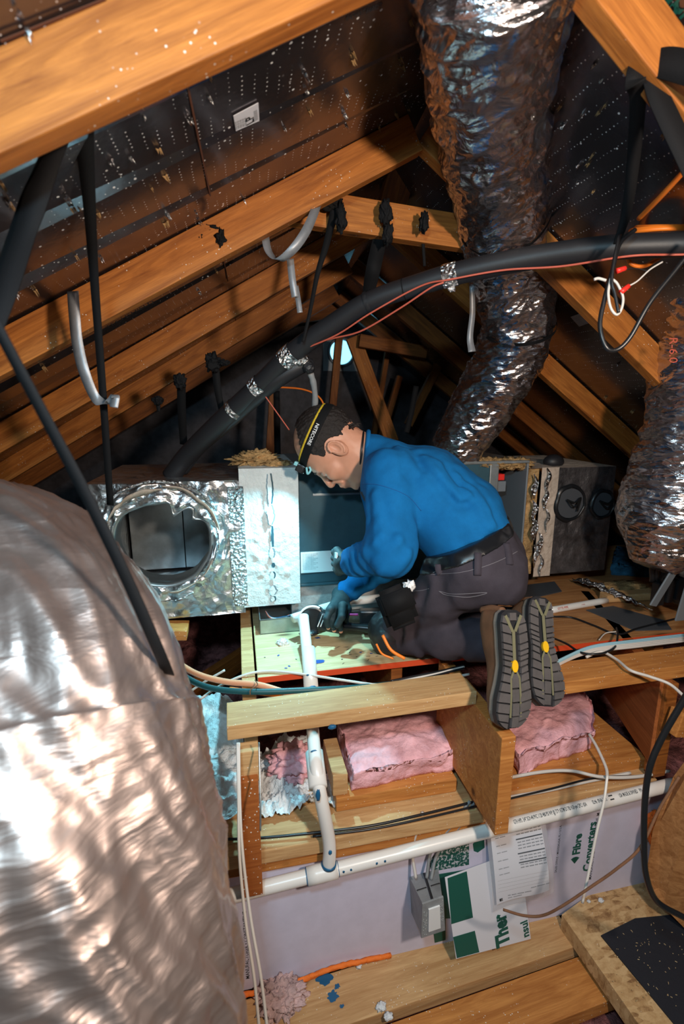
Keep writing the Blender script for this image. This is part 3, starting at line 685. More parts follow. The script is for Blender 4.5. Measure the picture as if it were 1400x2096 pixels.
# right rim joist with grain, and stubs
tag(board('rim_joist', (AY(1330, 1480, 1.08).x+.02, 1.06, .535), (AY(1215, 1440, 1.6).x+.02, 1.75, .535), .038, .27, wood('red_brown_joist', (.42, .13, .035), (.22, .06, .014), .08, .62)), 'broad red-brown joist face under the right beam', 'joist')
tag(boxw('timber_stub', AY(1352, 1500, 1.05).x, AY(1375, 1500, 1.05).x, 1.05, 1.09, .36, ZB-.04, M['rafter_shaded']), 'dark upright stub under the right beam, behind the black cable', 'post')
# ledger boards
tag(boxw('ledger_board', AY(688, 1650, 1.15).x, .592, 1.15, 1.33, .335, .378, M['joist']), 'orange ledger board carrying the left pink batt', 'board')
tag(boxw('ledger_board', .632, AY(1300, 1600, 1.15).x, 1.12, 1.36, .33, .372, M['joist']), 'orange ledger board carrying the right pink batt', 'board')
tag(boxw('timber_block', AY(676, 1600, 1.2).x, AY(706, 1600, 1.2).x, 1.16, 1.32, .379, .445, M['lumber']), 'small paint-smeared timber block beside the left pink batt', 'block')
tag(boxw('top_plate', -.55, 1.22, 1.07, 1.30, .292, .332, M['lumber']), 'long speckled plate under the ledger boards, carrying cables', 'board')
tag(boxw('top_plate', -.55, 1.22, 1.085, 1.28, .25, .291, M['joist']), 'lower long plate, directly above the printed panel', 'board')
tp_ = bpy.data.objects['top_plate']
text('grade_stamp', 'HB  KD', AZ(458, 1702, .333), (0, 1, 0), (-1, 0, 0), .012, M['ink'], tp_, .001)
for k in range(3): text('grade_stamp', 'IIII II', AZ(462+k*6, 1712, .333), (0, 1, 0), (-1, 0, 0), .004, M['ink'], tp_, .001)
# printed panel
PV = 1.10
pn = thing('printed_insulation_sheet', 'pale printed insulation board standing behind the white pipe', 'panel', (.4, PV, ZF))
pb = boxw('board', -.55, 1.30, PV, PV+.012, ZF+.0, .249, M['panel'], pn, .001)
def ptext(s, px, py, cap, m='green', bold=0, sx=1, v=PV, par=None, name='printed_lettering'):
    o = AY(px, py, v-.0006); return text(name, s, o, (0, 0, 1), (-1, 0, 0), cap, M[m], par or pn, 0, bold=bold, sx=sx)
# right-hand print
ptext('Fibre', 1186, 1748, .026, bold=.045)
ptext('Converters', 1208, 1782, .028, bold=.035)
ptext('MANUFACTURER \u2022 CONSTANTINE, M', 1210, 1800, .0105, 'ink', .01)
ptext('SALES OFFICE \u2022 MISSISSAUGA, FL \u2022 U.S.A.', 1139, 1786, .007, 'ink', .005)
for k in range(7):
    a = radians(-36+12*k); q = AY(1176, 1768, PV-.001)
    V = [q+Vector((sin(a)*.000-.000, 0, 0)), q+Vector((sin(a)*.022-.003, 0, cos(a)*.026)), q+Vector((sin(a)*.022+.003, 0, cos(a)*.026))]
    V = [q+Vector((-cos(a)*0+(p-q).x, 0, (p-q).z)) for p in V]
    mesh_obj('logo_ray', V, [(0, 1, 2)], M['green'], pn)
# left-hand print
ptext('Converters', 487, 1986, .026, bold=.035, sx=1.0)
ptext('MANUFACTURER \u2022 CONSTANTINE', 511, 2003, .0105, 'ink', .01)
# green squares printed on the panel (behind the folded card)
def pquad(name, pts, m, par, v=PV-.0012):
    V = [AY(px, py, v) for px, py in pts]; n = len(V)
    return mesh_obj(name, V+[p+Vector((0, .0008, 0)) for p in V], [tuple(range(n)), tuple(range(2*n-1, n-1, -1))]+[(i, (i+1) % n, (i+1) % n+n, i+n) for i in range(n)], m, par)
M['greenspeck'] = None
m, nt, b = mat('speckled_green_print'); v_ = coords(nt); s_ = noise_n(nt, v_, 120, 4, .7)
nt.links.new(ramp(nt, s_, [(.52, (.008, .09, .07)), (.56, (.55, .56, .60))]), b.inputs['Base Color']); M['greenspeck'] = m
pquad('printed_square', [(884, 1784), (960, 1770), (960, 1700), (928, 1712), (905, 1740), (876, 1762)], M['greenspeck'], pn)
pquad('printed_square', [(880, 1722), (925, 1712), (965, 1690), (962, 1655), (888, 1672)], M['green'], pn)
pquad('printed_square', [(884, 1792), (962, 1779), (962, 1866), (925, 1880), (888, 1880)], M['green'], pn)
pquad('printed_square', [(884, 1884), (912, 1880), (912, 1924), (890, 1930)], M['green'], pn)
pquad('printed_letter', [(968, 1728), (990, 1700), (992, 1735), (978, 1745), (970, 1742)], M['green'], pn)
# folded card
A_, B__, C__ = AY(933, 1962, 1.02), AY(1086, 1921, 1.035), AY(1062, 1740, 1.09)
_n = (B__-A_).cross(C__-A_); _d = ray(910, 1795)
card = thing('folded_card', 'white and green printed card leaning on the panel, standing on the floor board', 'card', AY(1000, 1950, 1.05))
A, B_, C_, E_ = AY(933, 1962, 1.02), AY(1086, 1921, 1.035), AY(1062, 1740, 1.09), CAM+_d*((A_-CAM).dot(_n)/_d.dot(_n))
def cuv(s, t, off=0):
    p = (A*(1-s)+B_*s)*(1-t)+(E_*(1-s)+C_*s)*t; n = (B_-A).cross(E_-A).normalized(); n = n if n.y < 0 else -n
    return p+n*off
def cquad(name, st, m, off=.0008, par=card):
    V = [cuv(s, t, off) for s, t in st]; n = len(V)
    W = [cuv(s, t, off-.0007) for s, t in st]
    return mesh_obj(name, V+W, [tuple(range(n)), tuple(range(2*n-1, n-1, -1))]+[(i, (i+1) % n, (i+1) % n+n, i+n) for i in range(n)], m, par)
cquad('sheet', [(0, 0), (1, 0), (1, 1), (0, 1)], M['paper'], .0015)
cquad('printed_square', [(.01, .01), (.30, .01), (.28, .27), (.0, .27)], M['green'], .0024)
cquad('printed_square', [(.0, .43), (.28, .43), (.28, .98), (.03, .98)], M['green'], .0024)
cx_ = (B_-A); cy_ = (E_-A)
def ctext(s, s0, t0, cap, bold, sx=1): text('printed_lettering', s, cuv(s0, t0, .0026), cy_, -cx_, cap, M['green'], card, 0, bold=bold, sx=sx)
ctext('Ther', .70, -.0+.02, .042, .05, .80)
ctext('nsul', .98, .04, .024, .03, .95)
# paper document in a clear sleeve hanging over the card
dv = 1.075
doc = thing('paper_form', 'white printed form in a clear sleeve pinned to the panel', 'paper', AY(1060, 1680, dv))
dq = [(1009, 1868), (1133, 1826), (1116, 1650), (994, 1672)]
pa = [AY(px, py, dv-.035*(py > 1700)) for px, py in dq]
def duv(s, t, off=0):
    p = (pa[0]*(1-s)+pa[1]*s)*(1-t)+(pa[3]*(1-s)+pa[2]*s)*t
    p = p+Vector((0, -.008*sin(pi*t*1.6)*(.4+s) - off, .006*sin(s*6)*(1-t))); return p
V = []; F = []; K = 16
for i in range(K+1):
    for j in range(K+1): V.append(duv(i/K, j/K))
for i in range(K):
    for j in range(K): a = i*(K+1)+j; F.append((a, a+K+1, a+K+2, a+1))
m, nt, b = mat('clear_sleeve'); b.inputs['Base Color'].default_value = (.7, .72, .78, 1); b.inputs['Roughness'].default_value = .15; b.inputs['Alpha'].default_value = .35; M['sleeve'] = m
n0 = len(V); mesh_obj('clear_sleeve', V, F, M['sleeve'], doc, True)
V = []
for i in range(K+1):
    for j in range(K+1): V.append(duv(.06+.86*i/K, .07+.92*j/K, -.0012+.002))
mesh_obj('sheet', V, F, M['paper'], doc, True)
def dtext(s, s0, t0, w, cap, m='ink', bold=.0):
    o = duv(s0, t0, .0022); x = duv(s0+w, t0, .0022)-o; y = duv(s0, t0+.05, .0022)-o
    t_ = text('form_lettering', s, o, x, y, cap, M[m], doc, 0, bold=bold); xs = max((v.co-o).dot(x.normalized()) for v in t_.data.vertices); k = x.length/xs; xn = x.normalized()
    for v in t_.data.vertices: v.co = v.co+xn*((v.co-o).dot(xn)*(k-1))
for t0 in (.86, .83, .80, .77, .74, .66, .63, .60, .52, .49, .44, .41):
    dtext('IIIII IIII IIIIII IIII IIIII IIII', .48, t0, .42, .0032)
for t0 in (.885, .69, .55, .46): dtext('HHHHHHHHHHHHHHHHHHHHHHHHHHHHHH', .46, t0, .45, .0036, bold=.05)
for t0 in (.92, .85, .80, .75, .67, .60, .52, .44, .38): dtext('IIII IIIIII', .13, t0, .16, .0026)
for t0 in (.33, .29, .25, .21): dtext('____________________________________________', .10, t0, .80, .004)
dtext('III IIIII IIIIIII IIIIIII', .24, .13, .38, .003); dtext('IIII IIIIIIII', .24, .10, .22, .0026); dtext('IIIIII IIIIIIIII IIII', .62, .17, .30, .0026)
dtext('\u25a0' if False else 'E', .11, .10, .05, .008, bold=.06)
# switch box on the panel
sb = thing('switch_box', 'grey weathered switch box with a white rocker, fixed on the panel', 'switch', AY(875, 1850, PV))
fv, bv = .985, PV-.001
fr_ = [AY(863, 1915, fv), AY(908, 1900, fv), AY(905, 1836, fv), AY(865, 1850, fv)]
bk_ = [AY(842, 1868, bv), AY(902, 1850, bv), AY(897, 1778, bv), AY(838, 1795, bv)]
HEX = [(3, 2, 1, 0), (4, 5, 6, 7), (0, 1, 5, 4), (1, 2, 6, 5), (2, 3, 7, 6), (3, 0, 4, 7)]
hs = mesh_obj('housing', fr_+bk_, HEX, M['box_grey'], sb)
def fp(s_, t_, o_): return (fr_[0]*(1-s_)+fr_[1]*s_)*(1-t_)+(fr_[3]*(1-s_)+fr_[2]*s_)*t_+Vector((0, -o_, 0))
def plate(name, s0, s1, t0, t1, o0, o1, m): return mesh_obj(name, [fp(s0, t0, o1), fp(s1, t0, o1), fp(s1, t1, o1), fp(s0, t1, o1), fp(s0, t0, o0), fp(s1, t0, o0), fp(s1, t1, o0), fp(s0, t1, o0)], HEX, m, sb)
plate('cover_plate', -.04, 1.04, -.03, 1.03, -.001, .004, M['box_grey']); plate('rocker_switch', .26, .82, .14, .84, .004, .008, M['whiteprint'])
tpv = lambda s_, t_, o_: (fr_[3]*(1-s_)+fr_[2]*s_)*(1-t_)+(bk_[3]*(1-s_)+bk_[2]*s_)*t_+Vector((0, 0, o_))
ribbon('top_groove', [tpv(.5, .02, .0012), tpv(.5, .98, .0012)], .007, M['rubber'], sb, .001, side=(1, 0, 0))
ribbon('top_rib', [tpv(.02, .45, .0012), tpv(.42, .45, .0012)], .004, M['rubber'], sb, .001, side=(0, 1, 0)); ribbon('top_rib', [tpv(.6, .45, .0012), tpv(.98, .45, .0012)], .004, M['rubber'], sb, .001, side=(0, 1, 0))
for k in range(44):
    lump('crust', fp(R.choice([R.uniform(.02, .2), R.uniform(.86, .98)]), R.uniform(.03, .97), .0045), (.0016, .0012, .0020), M['concrete'], sb, amp=.4, sub=1)

# ------------------------------------------------------------------ bottom floor boards
f1 = lambda x, y: AZ(x, y, ZF)
def flatboard(name, a, b_, w, h, z, m, label, cat='board', side=1):
    a = Vector((a.x, a.y, z-h/2)); b_ = Vector((b_.x, b_.y, z-h/2))
    return tag(board(name, a, b_, w, h, m, anchor=(side, 0)), label, cat)
flatboard('floor_board', Vector((-.30, .932, 0)), AZ(1187, 1934, ZF), .13, .045, ZF, M['lumber'], 'long floor board at the foot of the printed panel')
fb2 = AZ(1205, 1962, ZF)
flatboard('floor_board', Vector((-.10, .808, 0)), Vector((AZ(1268, 2040, ZF-.02).x, AZ(1268, 2040, ZF-.02).y, 0)), .118, .045, ZF-.02, M['joist'], 'front floor board along the bottom edge of the picture')
for k, (px, py) in enumerate(((775, 1885), (1012, 1862), (895, 1975), (968, 1930), (1175, 1895), (1108, 1930), (1175, 2000), (905, 1980))):
    pass
# raised strand board sheet with its edge, at the lower right
ZO = ZF+.055
oa, ob, oc, od = AZ(1150, 1872, ZO), AZ(1330, 2110, ZO), AZ(1262, 1790, ZO), AZ(1420, 1905, ZO)
V = [(oa.x, oa.y, ZO), (ob.x, ob.y-.3, ZO), (2.0, ob.y-.3, ZO), (2.0, oc.y+.03, ZO), (oc.x, oc.y, ZO)]
n = len(V); mesh_ = mesh_obj('strand_board', V+[(x, y, z-.055) for x, y, z in V], [tuple(range(n))[::1], tuple(range(2*n-1, n-1, -1))]+[(i, i+n, (i+1) % n+n, (i+1) % n) for i in range(n)], M['osb'])
tag(mesh_, 'raised strand board floor sheet at the lower right corner', 'board')
ma = [AZ(1230, 1915, ZO+.004), AZ(1300, 1880, ZO+.004), AZ(1420, 1868, ZO+.004), AZ(1520, 2050, ZO+.004), AZ(1400, 2120, ZO+.004)]
V = [Vector((p.x, p.y, ZO+.005)) for p in ma]; n = len(V)
mt = mesh_obj('rubber_mat', V+[p-Vector((0, 0, .004)) for p in V], [tuple(range(n)), tuple(range(2*n-1, n-1, -1))]+[(i, i+n, (i+1) % n+n, (i+1) % n) for i in range(n)], M['mat_dark'])
tag(mt, 'black mat with pale crumbs lying on the strand board', 'mat')
bm = bmesh.new()
for k in range(70):
    p = AZ(R.uniform(1250, 1400), R.uniform(1888, 2060), ZO+.006); box_bm(R.uniform(.001, .006), .0012, .0012, bm, p, Matrix.Rotation(R.uniform(0, 3), 4, 'Z'))
tag(bm_obj('wood_crumbs', bm, M['ply']), 'pale wood crumbs scattered over the black mat', 'crumbs', kind='stuff')
# upright plywood at the far lower right
m = M['joist']
V = [AY(1336, 1700, 1.0), AY(1322, 1795, 1.0), AY(1352, 1850, .96), AY(1460, 1960, .90), AY(1460, 1480, .90), AY(1378, 1590, 1.0)]
V = [Vector(p) for p in V]; n = len(V); nn = Vector((.02, .006, 0))
tag(mesh_obj('plywood_offcut', V+[p+nn for p in V], [tuple(range(n)), tuple(range(2*n-1, n-1, -1))]+[(i, i+n, (i+1) % n+n, (i+1) % n) for i in range(n)], M['plydark']), 'orange-brown plywood offcut standing at the right edge beside the black cable', 'board')
tag(bm_obj('timber_block', box_bm(.12, .04, .075), M['joist'], mw=frame((1, .1, -.25), (0, 0, 1), AY(1408, 1478, 1.02)), bevel=.003), 'short orange timber block at the right edge under the beam', 'block')
# orange netting / foam
tag(lump('spray_foam', AY(1338, 1690, 1.07), (.022, .02, .05), M['orangefoam'], amp=.5, freq=4, sub=4), 'orange spray foam blob beside the black cable', 'foam')
tag(tube('spray_foam', [Vector((-.1, 1.085, ZF+.006)), Vector((.1, 1.085, ZF+.010)), AY(690, 1982, 1.085)+Vector((0, 0, .005)), AY(800, 1955, 1.09)], .0065, M['orangefoam'], n=60, seg=10, disp=lambda s, a, t: .004*noise.noise(Vector((s*60, a, 0)))), 'bead of orange foam along the foot of the panel, left part', 'foam')
tag(tube('spray_foam', [AZ(1228, 1812, ZO), AZ(1262, 1800, ZO), AZ(1290, 1795, ZO)], .008, M['orangefoam'], n=30, seg=8, disp=lambda s, a, t: .004*noise.noise(Vector((s*60, a, 5)))), 'short bead of orange foam at the back of the strand board', 'foam')

# ------------------------------------------------------------------ pink batts, loose insulation
g = lambda px, py, z: AZ(px, py, z)
b1_ = lumpbox('insulation_batt', [g(722, 1618, .385), g(934, 1572, .385), g(905, 1480, .385), g(690, 1516, .385)], .379, .455, M['pink'], amp=.013, fr=12, nx=70, ny=50, nz=12)
tag(b1_, 'pink fibreglass batt under the front left beam', 'insulation')
b2_ = lumpbox('insulation_batt', [g(1062, 1582, .378), g(1214, 1530, .378), g(1190, 1425, .378), g(1000, 1452, .378)], .373, .450, M['pink'], amp=.016, fr=11, nx=70, ny=50, nz=12)
tag(b2_, 'pink fibreglass batt right of the deep joist, below the shoes', 'insulation')
def heap(name, x0, x1, y0, y1, z, amp, m, n_=(90, 90), fr=6, edge=.3, fine=.25):
    V = []; F = []
    for i in range(n_[0]+1):
        for j in range(n_[1]+1):
            s, t = i/n_[0], j/n_[1]; x, y = x0+(x1-x0)*s, y0+(y1-y0)*t
            h = noise.fractal(Vector((x*fr, y*fr, z*7)), 1, 2, 3) + fine*noise.fractal(Vector((x*fr*6, y*fr*6, z)), 1, 2, 3)
            V.append((x+.006*noise.noise(Vector((x*60, y*60, 1))), y, z+amp*h))
    for i in range(n_[0]):
        for j in range(n_[1]): a = i*(n_[1]+1)+j; F.append((a, a+n_[1]+1, a+n_[1]+2, a+1))
    return mesh_obj(name, V, F, m, None, True)
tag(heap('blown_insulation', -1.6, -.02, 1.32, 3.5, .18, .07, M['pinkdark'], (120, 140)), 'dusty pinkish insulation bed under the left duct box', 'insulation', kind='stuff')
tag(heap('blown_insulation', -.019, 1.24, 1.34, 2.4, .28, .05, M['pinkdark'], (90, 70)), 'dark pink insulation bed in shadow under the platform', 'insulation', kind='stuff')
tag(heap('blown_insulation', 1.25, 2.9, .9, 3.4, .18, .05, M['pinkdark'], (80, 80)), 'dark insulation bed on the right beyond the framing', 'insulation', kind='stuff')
tag(heap('loose_insulation', -.75, -.022, 1.10, 1.62, .44, .05, M['white_ins'], (110, 90), 7, fine=.35), 'white fluffy insulation left of the sawn post', 'insulation', kind='stuff')
tag(heap('loose_insulation', .0, .235, 1.16, 1.42, .365, .045, M['white_ins'], (70, 70), 12, fine=.45), 'white and pink fluffy insulation right of the sawn post', 'insulation', kind='stuff')
tag(lump('insulation_tuft', AY(600, 1560, 1.30), (.07, .05, .05), M['pink'], amp=.45, freq=3, sub=5), 'pink insulation tuft showing through the white fluff', 'insulation')
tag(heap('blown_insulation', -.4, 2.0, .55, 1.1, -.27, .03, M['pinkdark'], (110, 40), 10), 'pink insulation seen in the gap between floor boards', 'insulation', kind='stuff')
tag(lump('insulation_tuft', AZ(575, 2040, ZF+.01), (.06, .05, .028), plain('pinkish_fluff', (.62, .42, .40), .95, 0, (80, 1, .01), var=.3), amp=.5, freq=4, sub=5), 'pinkish white fluff at the bottom left of the floor board', 'insulation')
for k, (px, py, s_) in enumerate(((735, 1978, .008), (780, 2060, .014), (1230, 1843, .009), (795, 2080, .012), (1205, 1845, .006))):
    tag(lump('lint_tuft', AZ(px, py, ZF+.004 if px < 1150 else ZO+.002), (s_, s_*.8, s_*.5), M['white_ins'], amp=.6, freq=4, sub=3), ('small white lint tuft below the orange foam bead', 'white lint tuft beside the front gap, lower left', 'white lint tuft on the strand board near the corner', 'white lint tuft lowest in the picture, left', 'tiny white lint tuft on the strand board')[k], 'lint')
for (px, py, s_) in ((665, 2005, .020), (680, 2040, .016), (650, 1995, .010), (690, 2020, .008), (700, 1870+190, .006)):
    V = []; c = AZ(px, py, ZF)
    for i in range(22):
        a = 2*pi*i/22; rr = s_*(1+.7*noise.noise(Vector((cos(a)*2.5+px, sin(a)*2.5, 0)))); V.append((c.x+cos(a)*rr, c.y+sin(a)*rr*.8, ZF+.0012))
    mesh_obj('glue_stain', V, [tuple(range(22))], M['purple'], bpy.data.objects['floor_board'])
# joists under the left duct box
tag(board('support_block', AY(340, 1290, 1.66), AY(385, 1290, 1.66), .09, .035, M['joist']), 'orange wood block under the left duct box', 'block')
tag(board('floor_joist', AZ(360, 1440, .36), AZ(520, 1330, .36), .035, .09, M['rafter_shaded']), 'dusty joist running under the left duct box, beside the platform', 'joist')

# ------------------------------------------------------------------ pipes
hp = thing('pvc_pipe', 'long horizontal white pvc pipe in front of the printed panel', 'pipe', AY(700, 1765, 1.06))
pa0, pa1 = AY(455, 1838, 1.055), AY(1385, 1603, 1.04)
rP = .0180
hpipe = tube('pipe', [pa0, (pa0+pa1)/2, pa1], rP, M['pvc'], hp, n=40, seg=40)
ax = (pa1-pa0).normalized()
def near(px, py):   # parameter along the pipe nearest to a picture point
    best = min((abs((700+FPX*((q-CAM).dot(RT))/((q-CAM).dot(FW)))-px), t) for t in [i/600 for i in range(601)] for q in [pa0+(pa1-pa0)*t]); return pa0+(pa1-pa0)*best[1]
def onpipe(c0, axis, r):
    def f(p):
        d = p-c0; s = d.dot(axis); q = d-axis*s; return c0+axis*s+q.normalized()*(r+.0009)
    return f
# print wrapped on the pipe
for st_, px, py, bold in (("GTH HPS  3/4\" SCH-40 PVC 1120 480 PSI WP @ 73\u00b0F ASTM D1785 NSF-pw CPC1 #3A", 1048, 1675, .0), ("02:46  09-06-2013", 1208, 1640, 0), ("IIIIIII", 1243, 1630, .06), ("USA MADE & OWNED    P/N 43XX", 1262, 1625, 0)):
    c = near(px, py); view = (CAM-c); view = (view-ax*view.dot(ax)).normalized(); upv = ax.cross(view) * -1
    upv = view.cross(ax) if view.cross(ax).z > 0 else ax.cross(view)
    text('pipe_lettering', st_, c+view*(rP)+upv*.000, ax, upv, .0110 if bold == 0 else .013, M['ink'], hp, .0, bold=bold+.01, fn=onpipe(c, ax, rP), sx=.40)
for px, dx in ((662, 12), (692, 3), (470, 10)):
    c = near(px, 0); tube('cement_ring' if dx > 5 else 'cement_drip', [c-ax*(.0008*dx/3), c+ax*(.0008*dx/3)], rP+.0006, M['purple'] if dx != 12 else M['pvc'], hp, n=2, seg=40, cap=False)
tube('tee_fitting', [near(655, 0)-ax*.034, near(655, 0)+ax*.046], rP+.0045, M['pvc'], hp, n=4, seg=40)
tube('cement_ring', [near(655, 0)-ax*.036, near(655, 0)-ax*.034], rP+.0035, M['purple'], hp, n=2, seg=40)
for px in (700, 716, 768, 784): splat_c = near(px, 0); lump('cement_spot', splat_c+Vector((0, -rP, .006)), (.003, .0012, .004), M['purple'], hp, amp=.5, sub=2)
vpp = thing('pvc_pipe', 'upright white pvc pipe with a coupling and blue cement drips', 'pipe', AY(675, 1765, 1.06))
vq = P3([(621, 1262, 1.62), (630, 1350, 1.50), (636, 1425, 1.42), (641, 1505, 1.33), (651, 1600, 1.24)]) + [near(674, 0)+Vector((0, 0, .10)), near(674, 0)+Vector((0, 0, .02))]
tube('pipe', vq, .0172, M['pvc'], vpp, n=60, seg=32)
def seg_on(p, q, r, m, name, a=0.0): tube(name, [p, q], r, m, vpp, n=3, seg=36)
seg_on(D(631, 1328, 1.53), D(637, 1412, 1.435), .0215, M['pvc'], 'coupling')
seg_on(D(637, 1410, 1.436), D(638, 1416, 1.43), .0205, M['purple'], 'cement_ring')
seg_on(D(638, 1424, 1.421), D(639, 1428, 1.417), .0182, M['purple'], 'cement_ring')
seg_on(D(643, 1540, 1.30), D(651, 1612, 1.23), .0235, M['pvc'], 'coupling')
seg_on(near(674, 0)+Vector((0, 0, .018)), near(674, 0)+Vector((0, 0, .026)), .0200, M['purple'], 'cement_ring')
dr = D(651, 1616, 1.205)
lump('cement_drip', D(651, 1628, 1.20), (.006, .003, .016), M['purple'], vpp, amp=.3, sub=3)
lump('cement_drip', D(643, 1538, 1.275), (.009, .003, .004), M['purple'], vpp, amp=.3, sub=3)
lump('cement_drip', D(676, 1745, 1.06), (.004, .002, .006), M['purple'], vpp, amp=.3, sub=3)
lump('cement_drip', D(630, 1382, 1.445), (.004, .002, .003), M['purple'], vpp, amp=.3, sub=3)
# drain pan
pn_ = thing('drain_pan', 'galvanised drain pan under the cabinet, coloured wires lying in it', 'pan', (.3, 1.8, ZP))
pw = .055; qx0 = AZ(533, 1302, ZP).x; qx1 = AZ(790, 1265, ZP).x; qy0 = 1.615; qy1 = UY+.42
boxw('front_wall', qx0, qx1, qy0, qy0+.0025, ZP, ZP+pw, M['steel'], pn_, .0008)
boxw('side_wall', qx0, qx0+.0025, qy0, qy1, ZP, ZP+pw, M['steel'], pn_, .0008)
boxw('side_wall', qx1-.0025, qx1, qy0, qy1, ZP, ZP+pw, M['steel'], pn_, .0008)
boxw('pan_floor', qx0, qx1, qy0, qy1, ZP+.001, ZP+.004, M['steel'], pn_, .0005)
tube('rolled_rim', [Vector((qx0, qy0, ZP+pw)), Vector((qx1, qy0, ZP+pw))], .003, M['steel'], pn_, n=2)
for k, c_ in enumerate(('redwire', 'white_cable', 'purple')):
    tag(tube('thin_wire', [AY(543, 1250, 1.70), AY(552+k*3, 1264, 1.68), AY(575+k*3, 1268-k*3, 1.67), AY(592+k*4, 1258, 1.68)], .0014, M[c_], seg=6), ('thin red wire lying in the drain pan', 'thin white wire lying in the drain pan', 'thin dark blue wire lying in the drain pan')[k], 'wire')
tag(lump('insulation_tuft', AZ(578, 1316, ZP+.004), (.018, .014, .014), M['white_ins'], amp=.6, freq=4, sub=4), 'small white fluff on the plywood in front of the pan', 'insulation')
# white pipe lying behind the tool
tag(tube('pvc_pipe', [AZ(600, 1266, ZP+.08), AZ(700, 1235, ZP+.08), AZ(800, 1222, ZP+.08)], .016, M['pvc'], n=12, seg=20), 'short white pipe lying behind the hand tool', 'pipe')
# things on the right platform
pc = thing('pvc_pipe', 'white pipe offcut with red lettering lying on the worn plywood', 'pipe', AZ(1180, 1237, ZP))
e0, e1 = AZ(1122, 1250, ZP+.012), AZ(1241, 1229, ZP+.012)
tube('pipe', [e0, e1], .013, M['pvc'], pc, n=8, seg=28)
a_ = (e1-e0).normalized(); view = (CAM-e0); view = (view-a_*view.dot(a_)).normalized(); u_ = view.cross(a_) if view.cross(a_).z > 0 else a_.cross(view)
text('pipe_lettering', 'OTTE PIPE', e0+a_*.035+view*.013-u_*.003, a_, u_, .008, M['redprint'], pc, 0, bold=.02, fn=onpipe(e0, a_, .013))
text('pipe_lettering', 'II IIIIIIIII', e0+a_*.155+view*.013-u_*.002, a_, u_, .004, M['redprint'], pc, 0, fn=onpipe(e0, a_, .013))
def sheet(name, pts, z, m, label, cat, th=.003):
    V = [AZ(px, py, z) for px, py in pts]; n = len(V)
    return tag(mesh_obj(name, V+[p-Vector((0, 0, th)) for p in V], [tuple(range(n))[::-1], tuple(range(n, 2*n))]+[(i, (i+1) % n, (i+1) % n+n, i+n) for i in range(n)], M[m]), label, cat)
sheet('rubber_sheet', [(1200, 1248), (1255, 1240), (1362, 1270), (1375, 1288), (1300, 1290)], ZP+.004, 'greysheet', 'grey rubber sheet lying flat on the worn plywood', 'sheet')
sheet('rubber_sheet', [(1050, 1200), (1135, 1190), (1150, 1210), (1080, 1226), (1040, 1222)], ZP+.004, 'greysheet', 'dark sheet on the plywood below the right duct box', 'sheet')
# crumpled foil scrap
V = []; F = []; q0, q1 = AZ(1178, 1192, ZP+.02), AZ(1330, 1250, ZP+.02)
for i in range(41):
    for j in range(13):
        s, t = i/40, j/12-.5; p = q0+(q1-q0)*s+Vector((.02, .09, 0))*t*(.4+1.2*math.sin(pi*min(1, s+.1)))
        V.append(p+Vector((0, 0, .012+.022*noise.fractal(p*26, 1, 2, 3)+.012*sin(pi*s))))
for i in range(40):
    for j in range(12): a = i*13+j; F.append((a, a+13, a+14, a+1))
o = mesh_obj('foil_scrap', V, F, M['foiltape'], None, True); so = o.modifiers.new('s', 'SOLIDIFY'); so.thickness = .002
tag(o, 'crumpled strip of foil lying across the pipe offcut', 'foil')
tag(lump('insulation_scrap', AZ(1280, 1200, ZP+.01), (.13, .05, .018), M['tan'], amp=.5, freq=3, sub=4), 'flat tan insulation scrap behind the crumpled foil', 'insulation')
tag(board('timber_block', AZ(1235, 1222, ZP+.02), AZ(1340, 1216, ZP+.02), .05, .03, M['lumber']), 'pale wood offcut behind the crumpled foil strip', 'block')
tag(lumpbox('blue_rag', [AZ(1253, 1172, ZP+.01)[:2], AZ(1335, 1178, ZP+.01)[:2], AZ(1330, 1140, ZP+.01)[:2], AZ(1262, 1135, ZP+.01)[:2]], ZP, ZP+.06, plain('blue_cloth', (.02, .10, .18), .9, 0, (50, .6, .01), var=.6), amp=.015, fr=20), 'blue cloth bundle below the right-hand duct', 'cloth')
# black tool bag and grey folding arm at the right edge
tb = thing('tool_bag', 'black tool bag at the right edge of the platform', 'bag', AZ(1385, 1240, ZP))
bc = AY(1398, 1180, 1.42)
lump('bag_body', bc+Vector((.03, 0, -.02)), (.085, .10, .10), M['rubber'], tb, amp=.12, freq=1.5, sub=5)
for (a, b2) in (((1335, 1150), (1400, 1118)), ((1345, 1165), (1410, 1140))):
    tube('handle', [AY(a[0], a[1]+40, 1.36), AY(a[0]+5, a[1]-15, 1.34), AY(b2[0], b2[1]-6, 1.34), AY(b2[0]+30, b2[1]+20, 1.36)], .009, M['blackshiny'], tb)
for k in range(3): boxw('side_pocket', AY(1338+k*18, 1200, 1.35).x, AY(1352+k*18, 1200, 1.35).x, 1.325, 1.36, AY(1340, 1235-k*4, 1.35).z, AY(1340, 1190-k*4, 1.35).z, M['blackshiny'], tb, .006)
gm = thing('steel_bracket', 'flat grey steel bracket leaning beside the black bag', 'bracket', AZ(1345, 1250, ZP))
board('long_arm', AY(1336, 1240, 1.28), AY(1425, 1095, 1.24), .006, .036, M['greymetal'], up=(.8, 0, .6), parent=gm)
board('short_arm', AY(1392, 1270, 1.24), AY(1425, 1160, 1.22), .006, .045, M['greymetal'], up=(.8, 0, .4), parent=gm)
